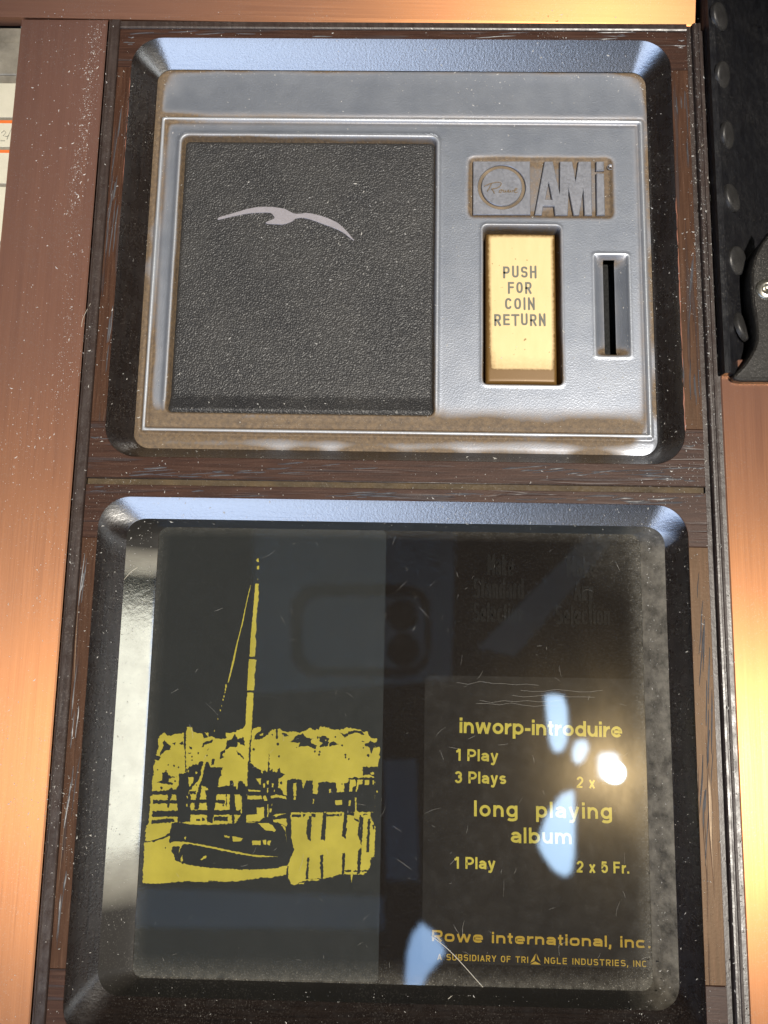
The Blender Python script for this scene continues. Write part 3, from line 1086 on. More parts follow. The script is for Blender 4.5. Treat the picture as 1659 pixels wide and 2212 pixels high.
# border rib: raised line with a crease each side
rb = sd_rect(GX, GY, -73.3, 70.5, 58.3, 155.6, 0.4)
Hh += 0.80 * np.exp(-((rb + 0.65) / 0.60) ** 4)
Hh -= 0.28 * np.exp(-((rb - 0.35) / 0.35) ** 2)
Hh -= 0.28 * np.exp(-((rb + 1.6) / 0.35) ** 2)
Hh += 0.35 * step(-(rb + 1.6), 2.0)                        # field inside the rib stands a little higher
# plate edge rolls down to the wall
ed = -sd_rect(GX, GY, U_F['x0'], U_F['x1'], U_F['y0'], U_F['y1'], 3.6)
Hh -= 0.35 * (1 - step(ed - 0.6, 1.6))
# bead round the leather panel, then the drop to it
sl_ = sd_rect(GX, GY, LE['x0'], LE['x1'], LE['y0'], LE['y1'], 1.4)
Hh += 0.45 * np.exp(-((sl_ - 0.85) / 0.7) ** 2)
Hh -= 2.6 * step(-sl_, 0.5)
# badge field
sg = sd_rect(GX, GY, LG['x0'], LG['x1'], LG['y0'], LG['y1'], 1.2)
Hh -= 0.75 * step(-sg, 1.1)
# button opening
sb = sd_rect(GX, GY, BT['x0'], BT['x1'], BT['y0'], BT['y1'], 0.7)
Hh += 0.28 * np.exp(-((sb - 0.5) / 0.45) ** 2)
Hh -= 9.0 * step(-sb - 0.1, 0.4)
# coin slot: sloping cup, then the slit
sc1 = sd_rect(GX, GY, CU['x0'], CU['x1'], CU['y0'], CU['y1'], 0.2)
fx = np.where(GX < (SLT['x0'] + SLT['x1']) / 2, (GX - CU['x0']) / (SLT['x0'] - CU['x0']), (CU['x1'] - GX) / (CU['x1'] - SLT['x1']))
fyb = np.clip((GY - CU['y0']) / 1.2, 0, 1)
fyt = np.clip((CU['y1'] - GY) / 1.6, 0, 1)
cup = np.minimum(np.clip(fx, 0, 1), 1) * np.minimum(fyb, fyt)
Hh -= np.where(sc1 < 0, 1.7 * cup + 0.2, 0)
Hh += 0.18 * np.exp(-((sc1 - 0.35) / 0.35) ** 2)
ss = sd_rect(GX, GY, SLT['x0'], SLT['x1'], SLT['y0'], SLT['y1'], 0.0)
Hs = gauss(Hh, 1.3)
deep = (sl_ < -0.5) | (sb < -0.3)
# grime: where the relief is hollow, along the ribs, low on the plate
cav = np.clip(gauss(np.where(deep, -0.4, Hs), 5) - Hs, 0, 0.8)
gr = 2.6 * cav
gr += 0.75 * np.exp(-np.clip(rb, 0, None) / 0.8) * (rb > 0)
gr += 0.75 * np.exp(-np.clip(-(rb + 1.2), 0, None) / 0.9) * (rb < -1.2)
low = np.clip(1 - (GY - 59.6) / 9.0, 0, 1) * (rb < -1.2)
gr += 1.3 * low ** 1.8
gr += 0.55 * np.clip(1 - (ed - 0.2) / 1.3, 0, 1)
gr += 0.85 * np.clip(1 - (GX + 75.4) / 2.6, 0, 1)
gr += 0.7 * np.clip(1 - np.abs(sg) / 0.9, 0, 1) + 0.42 * (sg < 0)
gr += 0.5 * np.exp(-np.hypot(GX + 73, GY - 169) / 2.6) + 0.35 * np.exp(-np.hypot(GX - 70, GY - 169.5) / 4)
gr += 0.8 * ((sc1 < 0) & (GY < CU['y0'] + 2.2)) + 0.35 * ((sc1 < 0) & (GY > CU['y1'] - 2.6))
gr += 0.5 * np.clip(1 - np.abs(GY - 56.5) / 3.0, 0, 1) * rng.uniform(0.4, 1.0) + 0.6 * np.exp(-np.hypot(GX - 69, GY - 57) / 3.5)
pol = np.exp(-((rb + 0.65) / 0.62) ** 4) + 0.7 * np.exp(-((sl_ - 0.7) / 0.5) ** 2) + 0.6 * np.exp(-((sb - 0.35) / 0.35) ** 2) + 0.5 * np.exp(-((sc1 - 0.3) / 0.3) ** 2)
pol = np.clip(pol, 0, 1)
rtop = (np.abs(rb + 0.65) < 0.42)
gr = np.where(rtop, gr * 0.12, gr)
lf = gauss(rng.uniform(0, 1, GX.shape), 14)
lf = (lf - lf.mean()) / lf.std()
lf2 = gauss(rng.uniform(0, 1, GX.shape), 40)
lf2 = (lf2 - lf2.mean()) / lf2.std()
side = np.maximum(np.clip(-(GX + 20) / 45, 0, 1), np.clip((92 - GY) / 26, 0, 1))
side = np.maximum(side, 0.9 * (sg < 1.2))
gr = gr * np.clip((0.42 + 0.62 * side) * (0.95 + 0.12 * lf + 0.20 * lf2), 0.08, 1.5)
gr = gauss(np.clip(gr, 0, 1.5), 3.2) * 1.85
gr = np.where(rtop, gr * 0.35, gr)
Hf = Hs
keep_v = (sl_ > -0.9) & (sb > -1.2) & (ss > -0.25)
idx = np.arange(NX * NY).reshape(NY, NX)
quads = np.stack([idx[:-1, :-1], idx[:-1, 1:], idx[1:, 1:], idx[1:, :-1]], -1).reshape(-1, 4)
inside = sd_rect(GX, GY, U_F['x0'] - .1, U_F['x1'] + .1, U_F['y0'] - .1, U_F['y1'] + .1, 3.4) < 0
kv = (keep_v & inside).ravel()
quads = quads[kv[quads].all(1)]
used = np.unique(quads)
remap = -np.ones(NX * NY, int)
remap[used] = np.arange(len(used))
quads = remap[quads]
co = np.stack([GX.ravel(), GY.ravel(), (PZ + Hf).ravel()], -1)[used] * MM


def grid_mesh(name, co, quads, mat, parent, attr=None):
    me = bpy.data.meshes.new(name)
    me.vertices.add(len(co))
    me.vertices.foreach_set("co", co.astype(np.float32).ravel())
    me.loops.add(len(quads) * 4)
    me.loops.foreach_set("vertex_index", quads.astype(np.int32).ravel())
    me.polygons.add(len(quads))
    me.polygons.foreach_set("loop_start", np.arange(0, len(quads) * 4, 4, dtype=np.int32))
    me.update(calc_edges=True)
    me.polygons.foreach_set("use_smooth", np.ones(len(quads), bool))
    if attr is not None:
        for an, av in attr.items():
            a = me.attributes.new(an, 'FLOAT', 'POINT')
            a.data.foreach_set("value", av.astype(np.float32))
    me.materials.append(mat)
    me.validate()
    o = bpy.data.objects.new(name, me)
    COL.objects.link(o)
    o.parent = parent
    return o


grid_mesh("coin_plate", co, quads, M['plate'], door, dict(grime=gr.ravel()[used], polish=pol.ravel()[used]))
b = MB()
b.prism([(SLT['x0'] - .6, SLT['y0'] - .6), (SLT['x1'] + .6, SLT['y0'] - .6), (SLT['x1'] + .6, SLT['y1'] + .6), (SLT['x0'] - .6, SLT['y1'] + .6)], -24, -11.5)
b.build("coin_slot", M['black'], door)

# leather panel: flat, scooping up along its lower edge, rounded elsewhere
n1, n2 = 150, 170
lx, ly = np.linspace(LE['x0'] - .15, LE['x1'] + .15, n1), np.linspace(LE['y0'] - .15, LE['y1'] + .15, n2)
LX, LY = np.meshgrid(lx, ly)
z = np.full_like(LX, PZ - 1.15)
dl = -sd_rect(LX, LY, LE['x0'], LE['x1'], LE['y0'], LE['y1'], 1.4)
z -= 0.9 * np.clip(1 - dl / 1.0, 0, 1) ** 2
sc_ = np.clip(1 - (LY - LE['y0']) / 5.2, 0, 1)
z += 1.75 * sc_ ** 1.15
ii = np.arange(n1 * n2).reshape(n2, n1)
q = np.stack([ii[:-1, :-1], ii[:-1, 1:], ii[1:, 1:], ii[1:, :-1]], -1).reshape(-1, 4)
leather = grid_mesh("leather_panel", np.stack([LX.ravel(), LY.ravel(), z.ravel()], -1) * MM, q, M['leather'], door)
ZL = PZ - 1.0


def D(pts, z, ox=0.0, oy=0.0, k=1.0):
    """list of measured points in an enlarged view -> mm on level z"""
    s = 1659 / 3072
    return [P((ox + x * k) * s, (oy + y * k) * s, z) for x, y in pts]


K1 = 1024 / 1659
bird = D([(1408, 1418), (1420, 1408), (1500, 1385), (1600, 1355), (1660, 1343), (1710, 1340), (1765, 1341), (1815, 1348), (1850, 1355), (1880, 1372), (1900, 1382), (1925, 1386),
          (1955, 1384), (1985, 1380), (2025, 1385), (2085, 1400), (2140, 1420), (2190, 1445), (2230, 1480), (2262, 1515), (2285, 1545), (2297, 1556), (2290, 1558), (2270, 1545), (2230, 1512), (2190, 1490),
          (2140, 1470), (2090, 1452), (2040, 1433), (2000, 1420), (1970, 1413), (1945, 1412), (1915, 1418), (1895, 1435), (1860, 1450), (1830, 1456), (1780, 1454), (1735, 1452),
          (1722, 1447), (1722, 1440), (1740, 1432), (1770, 1420), (1780, 1412), (1770, 1395), (1755, 1380), (1720, 1378), (1660, 1380), (1600, 1385), (1500, 1405), (1440, 1420), (1412, 1426)], ZL, 0, 0, K1)
b = MB()
b.prism(bird, ZL - 0.6, ZL + 0.12, 0.06)
b.build("bird_emblem", M['silver'], leather)

# ---- maker's badge
K4 = 660 / 1659
badge_z = PZ + 0.50


def B4(pts):
    return D(pts, badge_z, 1840, 600, K4)


b = MB()
ccx, ccy = B4([(420, 372)])[0]
ro = abs(B4([(660, 372)])[0][0] - ccx)
ri = abs(B4([(625, 372)])[0][0] - ccx)
circ = lambda r, n=48: [(ccx + r * math.cos(2 * math.pi * k / n), ccy + r * math.sin(2 * math.pi * k / n)) for k in range(n)]
sq = B4([(132, 112), (705, 112), (710, 650), (130, 650)])
b.prism(sq, PZ - 0.8, badge_z, 0.16, holes=[circ(ro)])
b.prism(circ(ri), PZ - 0.8, badge_z, 0.16)
badge = b.build("maker_badge", M['badge'], door)
b = MB()
b.prism(circ(ro + .2), PZ - 0.8, PZ - 0.16)
b.build("badge_ring", M['badge_dirt'], badge)
b = MB()
b.prism(B4([(750, 652), (850, 112), (935, 112), (1003, 440), (1003, 112), (1130, 112), (1163, 310), (1190, 112), (1320, 112), (1330, 655), (1252, 655), (1240, 400), (1200, 655), (1142, 655), (1092, 395), (1085, 655), (955, 655), (945, 565), (838, 565), (825, 652)]),
        PZ - 0.8, badge_z, 0.20, holes=[B4([(893, 325), (925, 495), (860, 495)])])
b.prism(B4([(1370, 232), (1450, 232), (1460, 655), (1375, 655)]), PZ - 0.8, badge_z, 0.20)
b.prism(B4([(1368, 112), (1448, 112), (1450, 208), (1368, 208)]), PZ - 0.8, badge_z, 0.20)
b.build("badge_lettering", M['badge'], badge)
b = MB()
rc = B4([(1515, 165)])[0]
ring = [(rc[0] + 0.78 * math.cos(a), rc[1] + 0.78 * math.sin(a), PZ + 0.12) for a in [2 * math.pi * k / 20 for k in range(21)]]
b.tube(ring, 0.12, 6)
for ln in ([(1500, 185), (1500, 145), (1520, 145), (1528, 155), (1520, 165), (1502, 165)], [(1515, 165), (1530, 187)]):
    b.tube([(x, y, PZ + 0.14) for x, y in D(ln, PZ, 1840, 600, K4)], 0.09, 5)
b.build("registered_mark", M['badge'], badge)
b = MB()
script = [[(245, 365), (300, 340), (360, 326), (400, 325), (416, 338), (405, 362), (370, 385), (330, 392), (318, 395)],
          [(318, 335), (300, 375), (272, 418)], [(318, 395), (335, 415), (346, 440)],
          [(412, 400), (395, 412), (392, 430), (408, 430), (422, 412), (418, 400), (432, 406)], [(440, 402), (436, 425), (448, 426), (462, 404), (460, 424), (474, 424), (486, 402)],
          [(492, 406), (488, 426), (500, 426), (512, 405), (510, 424), (524, 424), (534, 404)], [(540, 418), (562, 405), (575, 388), (562, 384), (546, 405), (545, 424), (560, 430), (578, 422)]]
for ln in script:
    b.tube([(x, y, badge_z + 0.04) for x, y in D(ln, badge_z, 1840, 600, K4)], 0.17, 6, taper=False)
b.build("script_lettering", M['badge_dirt'], badge)

# ---- coin return button
K5 = 700 / 1659
BZ = PZ - 0.45
bq = D([(148, 122), (815, 118), (822, 1545), (150, 1545)], BZ, 1880, 880, K5)
bx0, bx1 = (bq[0][0] + bq[3][0]) / 2, (bq[1][0] + bq[2][0]) / 2
by0, by1 = bq[3][1], bq[0][1]
n1, n2 = 46, 92
ux, uy = np.linspace(bx0, bx1, n1), np.linspace(by0, by1, n2)
UX, UY = np.meshgrid(ux, uy)
de = -sd_rect(UX, UY, bx0, bx1, by0, by1, 0.8)
z = BZ - 0.9 * np.clip(1 - de / 0.7, 0, 1) ** 2.2
z -= 0.25 * np.clip(1 - (UY - by0) / 4.2, 0, 1) ** 1.0
z += 0.2 * (1 - ((UX - (bx0 + bx1) / 2) / (bx1 - bx0) * 2) ** 2)
g_ = 1.05 * np.clip(1 - (de - 0.3) / 1.5, 0, 1) + 1.7 * np.clip(1 - (UY - by0) / 4.2, 0, 1) ** 0.4
g_ += 0.75 * np.clip(1 - (UX - bx0) / 3.2, 0, 1) * np.clip(1 - (UY - by0) / 44, 0.15, 1) + 0.4 * np.clip(1 - (UY - by0 - 3) / 8, 0, 1)
ii = np.arange(n1 * n2).reshape(n2, n1)
q = np.stack([ii[:-1, :-1], ii[:-1, 1:], ii[1:, 1:], ii[1:, :-1]], -1).reshape(-1, 4)
V3 = [np.stack([UX.ravel(), UY.ravel(), z.ravel()], -1)]
qs = [q]
ed_i = np.concatenate([ii[0, :], ii[1:, -1], ii[-1, -2::-1], ii[-2:0:-1, 0]])
eb = V3[0][ed_i].copy()
eb[:, 2] = BZ - 7
V3.append(eb)
k0 = n1 * n2
ne = len(ed_i)
qs.append(np.stack([np.roll(ed_i, -1), ed_i, k0 + np.arange(ne), k0 + (np.arange(ne) + 1) % ne], -1)[:, ::1])
button = grid_mesh("coin_return_button", np.concatenate(V3) * MM, np.concatenate(qs), M['brass'], door,
                   dict(grime=np.concatenate([g_.ravel(), np.ones(ne) * 1.4])))
s_ = 1659 / 3072
for body, xa, xb, yb in (("PUSH", 315, 632, 545), ("FOR", 360, 585, 692), ("COIN", 333, 615, 845), ("RETURN", 232, 718, 997)):
    zt = BZ + 0.25
    pl = ((1880 + xa * K5) * s_, (880 + yb * K5) * s_)
    pr = ((1880 + xb * K5) * s_, (880 + (yb + 1) * K5) * s_)
    cap = abs(P(pl[0], pl[1], zt)[1] - P(pl[0], pl[1] - 105 * K5 * s_, zt)[1])
    lettering(body, pl, pr, cap, zt, M['ink'], button, w=0.175, gap=0.21, sq=2.6, rounded=True)
b = MB()
b.prism([(BT['x0'] - 1.5, BT['y0'] - 1.5), (BT['x1'] + 1.5, BT['y0'] - 1.5), (BT['x1'] + 1.5, BT['y1'] + 1.5), (BT['x0'] - 1.5, BT['y1'] + 1.5)], -19, -15.6)
b.build("button_well", M['black'], door)

# ---------------------------------------------------------------- instruction window
FZ = PANE_Z - 0.5                      # backing level
b = MB()
nc = 10
rings = []
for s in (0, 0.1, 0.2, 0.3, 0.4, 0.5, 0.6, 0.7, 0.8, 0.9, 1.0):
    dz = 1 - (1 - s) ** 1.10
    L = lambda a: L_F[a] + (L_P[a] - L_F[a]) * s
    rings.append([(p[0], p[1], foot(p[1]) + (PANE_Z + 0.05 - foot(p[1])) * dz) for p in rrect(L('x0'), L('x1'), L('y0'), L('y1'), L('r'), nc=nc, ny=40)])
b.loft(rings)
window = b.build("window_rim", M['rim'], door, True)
b = MB()
b.sheet(rrect(L_P['x0'] - .3, L_P['x1'] + .3, L_P['y0'] - .3, L_P['y1'] + .3, 3.0), FZ)
b.build("window_backing", M['backing'], window)
# clear pane
n1, n2 = 70, 80
ux, uy = np.linspace(L_P['x0'] - .2, L_P['x1'] + .2, n1), np.linspace(L_P['y0'] - .2, L_P['y1'] + .2, n2)
UX, UY = np.meshgrid(ux, uy)
de = -sd_rect(UX, UY, L_P['x0'], L_P['x1'], L_P['y0'], L_P['y1'], 3.0)
edg = 0.35 * np.clip(1 - de / 2.5, 0, 1) + 0.5 * np.clip(1 - (L_P['x1'] - UX) / 4.5, 0, 1) * np.clip((UY + 100) / 20, 0.3, 1) \
    + 0.5 * np.clip(1 - (UY - L_P['y0']) / 6, 0, 1) + 0.5 * np.clip(1 - np.hypot(UX - L_P['x1'], UY - L_P['y0']) / 13, 0, 1) \
    + 0.35 * np.clip(1 - np.hypot(UX - L_P['x1'] + 4, UY - L_P['y1'] + 3) / 16, 0, 1)
ii = np.arange(n1 * n2).reshape(n2, n1)
q = np.stack([ii[:-1, :-1], ii[:-1, 1:], ii[1:, 1:], ii[1:, :-1]], -1).reshape(-1, 4)
grid_mesh("glass_pane", np.stack([UX.ravel(), UY.ravel(), np.full(UX.size, PANE_Z)], -1) * MM, q, M['pane'], window, dict(edge_dust=edg.ravel()))
# two films behind the pane
F1Z = FZ + 0.06


def quad_px(pts, z):
    return [P(x, y, z) for x, y in pts]


f1 = quad_px([(342, 1137), (835, 1131), (817, 2112), (290, 2108)], F1Z)
fx0, fx1 = max(L_P['x0'] - .2, (f1[0][0] + f1[3][0]) / 2), (f1[1][0] + f1[2][0]) / 2
b = MB()
b.prism(rrect(fx0, fx1, f1[3][1], min(f1[0][1], L_P['y1']), 1.2), F1Z - 0.03, F1Z)
picture = b.build("boat_picture", M['film'], window)
f2 = quad_px([(917, 1458), (1402, 1466), (1412, 2085), (912, 2080)], F1Z)
b = MB()
b.prism(rrect((f2[0][0] + f2[3][0]) / 2, (f2[1][0] + f2[2][0]) / 2, f2[3][1], f2[0][1], 1.6), F1Z - 0.03, F1Z)
price = b.build("price_film", M['film2'], window)

# ---- the boat picture
KA = 500 / 1580
YZ, DZ, YZ2 = F1Z + 0.03, F1Z + 0.06, F1Z + 0.09
yl, dk, y2 = MB(), MB(), MB()
_s = [100]


def art(mb, pts, z, jit=5.0, st_=16):
    _s[0] += 1
    z += 0.0004 * (_s[0] % 60)
    pts = dense(pts, st_, jit, _s[0]) if jit else pts
    mb.sheet(D(pts, z, 560, 2880, KA), z)


def bb(*pts):
    return [(x + 1517, y) for x, y in pts]


def R4(x0, y0, x1, y1):
    return [(x0, y0), (x1, y0), (x1, y1), (x0, y1)]


BASE = [(230, 240), (262, 180), (310, 150), (345, 195), (385, 205), (430, 178), (552, 165), (585, 165), (588, 95), (655, 95), (665, 150), (725, 160), (800, 165),
        (870, 160), (870, 200), (930, 215), (970, 240), (1080, 235), (1088, 170), (1180, 160), (1230, 140), (1290, 110), (1335, 60), (1408, 60), (1412, 130), (1450, 120), (1500, 90), (1530, 95), (1520, 140), (1460, 175), (1440, 240), (1517, 255)] \
    + bb((60, 215), (105, 165), (140, 128), (190, 118), (250, 105), (270, 130), (350, 152), (440, 150), (500, 167), (590, 125), (625, 95), (690, 130), (750, 110), (765, 80), (850, 95),
         (920, 125), (1050, 118), (1100, 95), (1190, 105), (1255, 120), (1290, 140), (1360, 150), (1372, 190), (1420, 235), (1475, 225), (1478, 270), (1435, 300), (1460, 345), (1515, 340),
         (1505, 510), (1488, 540), (1492, 590), (1445, 640), (1450, 1160), (1400, 1165), (1395, 1200), (1415, 1260), (1450, 1340), (1455, 1400), (1445, 1720), (1408, 1740), (1390, 1840), (1370, 1900),
         (1320, 1950), (1000, 1952), (900, 1985), (800, 2000), (620, 2010), (570, 2035), (490, 2060), (440, 2085), (385, 2075), (362, 1980), (335, 1945), (270, 1970), (150, 1990), (0, 1998)) \
    + [(1280, 2030), (1110, 2045), (870, 2030), (860, 2050), (560, 2040), (300, 2065), (30, 2065), (58, 1540), (82, 1330), (112, 1300), (132, 960), (160, 950), (150, 800), (172, 640), (165, 580), (200, 530), (190, 500), (240, 510), (260, 470), (200, 440), (240, 340), (222, 300)]
art(yl, BASE, YZ, 5, 14)
dark = [
    [(552, 160), (582, 165), (580, 420), (588, 660), (572, 660), (566, 420), (552, 300)],
    [(1394, 130), (1414, 130), (1402, 400), (1390, 560), (1366, 560), (1378, 420)],
    # boat: hull and cabin
    [(365, 1555), (378, 1440), (398, 1305), (495, 1292), (640, 1325), (860, 1325), (1160, 1308), (1480, 1290), (1700, 1250), (1860, 1240), (1905, 1165), (1917, 1500), (1947, 1640), (1882, 1800), (1866, 1835), (1740, 1870), (1517, 1893), (1260, 1893), (800, 1862), (545, 1822), (505, 1795), (440, 1775), (430, 1700), (398, 1665), (410, 1610), (470, 1592), (420, 1550)],
    [(60, 1535), (180, 1515), (300, 1478), (380, 1425), (385, 1450), (310, 1498), (190, 1535), (60, 1550)],
    R4(165, 1012, 472, 1058), R4(150, 1148, 480, 1225), [(140, 1265), (430, 1245), (440, 1290), (140, 1312)], [(150, 900), (480, 880), (480, 945), (150, 945)],
    [(345, 900), (400, 850), (420, 900), (385, 1000), (365, 1110), (348, 1105)],
    [(460, 860), (490, 820), (492, 680), (580, 665), (612, 605), (650, 570), (740, 560), (770, 520), (800, 530), (780, 640), (740, 760), (660, 860), (620, 900), (605, 960), (612, 1290), (480, 1295), (470, 1100), (455, 950)],
    [(870, 530), (830, 535), (770, 780), (740, 860), (690, 1050), (688, 1130), (740, 1135), (760, 990), (782, 830), (868, 870), (822, 892), (838, 1000), (842, 1130), (850, 1300), (920, 1300), (945, 1110), (968, 960), (985, 838), (1008, 720), (1032, 700), (1015, 640), (1042, 630), (1040, 600), (890, 598)],
    R4(905, 490, 942, 565), R4(620, 900, 705, 940), R4(600, 1010, 1070, 1052), R4(600, 1138, 1450, 1198), [(940, 850), (1085, 832), (1362, 840), (1362, 940), (950, 940)],
    R4(1084, 930, 1098, 1090), [(1132, 770), (1182, 765), (1215, 1200), (1130, 1200)], [(1242, 775), (1290, 770), (1350, 850), (1350, 1310), (1205, 1310), (1272, 1200), (1285, 1000), (1240, 880)],
    R4(930, 1222, 1110, 1275), R4(1165, 1190, 1195, 1310), R4(710, 1250, 762, 1275), R4(780, 1230, 812, 1275), R4(600, 940, 640, 1290),
    # quay and sheds behind
    [(1362, 560), (1400, 540), (1480, 612), (1535, 630), (1540, 690)] + bb((35, 640), (70, 632), (95, 660), (118, 430), (122, 640), (150, 610), (165, 655), (212, 660), (245, 600), (262, 660), (315, 690), (240, 740), (228, 850), (270, 870), (290, 930), (335, 960), (340, 772), (430, 745), (530, 755), (545, 880), (585, 765), (665, 765), (670, 932), (725, 932), (740, 792), (830, 775), (900, 792), (955, 785), (975, 915), (1060, 908), (1068, 790), (1110, 790), (1132, 728), (1452, 728), (1455, 1165), (395, 1165), (385, 1260))
    + [(1480, 1290), (1330, 1300), (1345, 1000)],
    bb((1295, 590), (1492, 590), (1455, 740), (1390, 690), (1300, 700)),
    # piles in the water
    bb((615, 1215), (655, 1215), (640, 1540), (602, 1510), (580, 1400)), bb((800, 1165), (842, 1165), (822, 1530), (768, 1505), (780, 1330)), bb((1065, 1160), (1106, 1160), (1086, 1500), (1038, 1470), (1048, 1330)),
    bb((1262, 1190), (1310, 1235), (1284, 1590), (1232, 1450), (1250, 1300)), bb((1368, 1250), (1392, 1250), (1380, 1665), (1340, 1670), (1358, 1400)), bb((1420, 1330), (1450, 1330), (1440, 1385), (1425, 1380)),
    bb((600, 1740), (622, 1735), (606, 2015), (572, 2015)), bb((758, 1720), (800, 1695), (800, 2005), (768, 2000)), bb((1038, 1690), (1075, 1675), (1062, 1955), (1033, 1955)), bb((1232, 1660), (1285, 1600), (1262, 1955), (1232, 1950)),
    bb((330, 1940), (340, 1850), (358, 1850), (355, 1990)),
    bb((400, 1195), (520, 1198), (518, 1225), (400, 1228)), bb((540, 1185), (570, 1185), (570, 1220), (540, 1222)), bb((650, 1183), (708, 1187), (705, 1225), (650, 1225)), bb((842, 1190), (1000, 1188), (998, 1215), (842, 1220)), bb((1015, 1180), (1032, 1180), (1030, 1215), (1012, 1215)),
    bb((1100, 1165), (1185, 1165), (1185, 1205), (1100, 1205)), bb((1182, 1235), (1255, 1275), (1250, 1295), (1190, 1255)), bb((1300, 1185), (1355, 1185), (1355, 1202), (1300, 1202)),
    bb((1065, 1900), (1150, 1898), (1150, 1920), (1065, 1920)), bb((1180, 1905), (1375, 1898), (1375, 1918), (1180, 1922)),
    # foliage
    [(282, 280), (310, 258), (342, 292), (392, 318), (385, 372), (330, 388), (272, 425), (238, 475), (262, 395), (300, 330)],
    [(1100, 262), (1160, 238), (1195, 180), (1240, 240), (1312, 218), (1322, 325), (1240, 290), (1222, 345), (1140, 338), (1090, 382), (1040, 440), (1065, 468), (1010, 497), (1012, 408), (1082, 368)],
    [(778, 350), (790, 295), (925, 238), (902, 290), (805, 325)], [(838, 385), (850, 362), (878, 355), (850, 382)], [(280, 660), (330, 655), (382, 715), (468, 712), (462, 722), (370, 735), (360, 780), (420, 792), (418, 822), (340, 812), (210, 788), (280, 762)],
    [(490, 300), (545, 265), (548, 312), (520, 310)], [(410, 300), (460, 280), (440, 312)], [(785, 160), (820, 160), (860, 215), (800, 238)], [(1210, 380), (1260, 420), (1300, 450), (1315, 500), (1290, 480), (1250, 450)], [(625, 345), (665, 340), (660, 370), (628, 365)], [(612, 408), (650, 408), (645, 425), (615, 425)],
    bb((370, 275), (425, 255), (440, 208), (540, 172), (592, 225), (652, 238), (645, 290), (720, 322), (692, 368), (600, 328), (490, 342), (505, 292)),
    bb((752, 208), (830, 203), (872, 240), (862, 330), (745, 345), (790, 290), (755, 270)), bb((868, 335), (885, 285), (930, 268), (992, 312), (920, 325)),
    bb((1008, 160), (1070, 180), (1120, 148), (1200, 128), (1290, 148), (1330, 185), (1290, 188), (1200, 158), (1120, 190), (1075, 222)),
    bb((1318, 300), (1370, 290), (1392, 262), (1440, 290), (1452, 340), (1400, 425), (1385, 352), (1330, 325)),
    bb((198, 110), (222, 110), (226, 240), (203, 240)), bb((270, 165), (300, 160), (360, 200), (310, 205)), bb((660, 228), (685, 232), (680, 246), (655, 240)), bb((1290, 265), (1320, 265), (1318, 280), (1292, 280)),
]
for pl in dark:
    art(dk, pl, DZ, 4.5, 15)
for x, y, r in [(1438, 372, 15), (735, 420, 12), (655, 465, 10), (660, 505, 9), (848, 450, 10), (430, 580, 11), (488, 600, 10), (220, 630, 8), (330, 645, 10), (442, 772, 12), (270, 860, 16), (1052, 1078, 12), (322, 1615, 8), (715, 820, 7), (355, 568, 6),
                (1672, 186, 9), (1742, 305, 16), (1757, 460, 13), (2247, 220, 14), (2210, 395, 11), (2273, 400, 13), (2262, 437, 14), (2597, 440, 13), (2598, 472, 12), (2640, 493, 12), (2885, 448, 16), (2470, 215, 10), (1980, 348, 6), (2823, 350, 9), (2552, 808, 8), (1785, 795, 16), (2555, 320, 13)]:
    art(dk, [(x + r * math.cos(k), y + 1.25 * r * math.sin(k)) for k in [2 * math.pi * i / 8 for i in range(8)]], DZ, 2.0, 9)
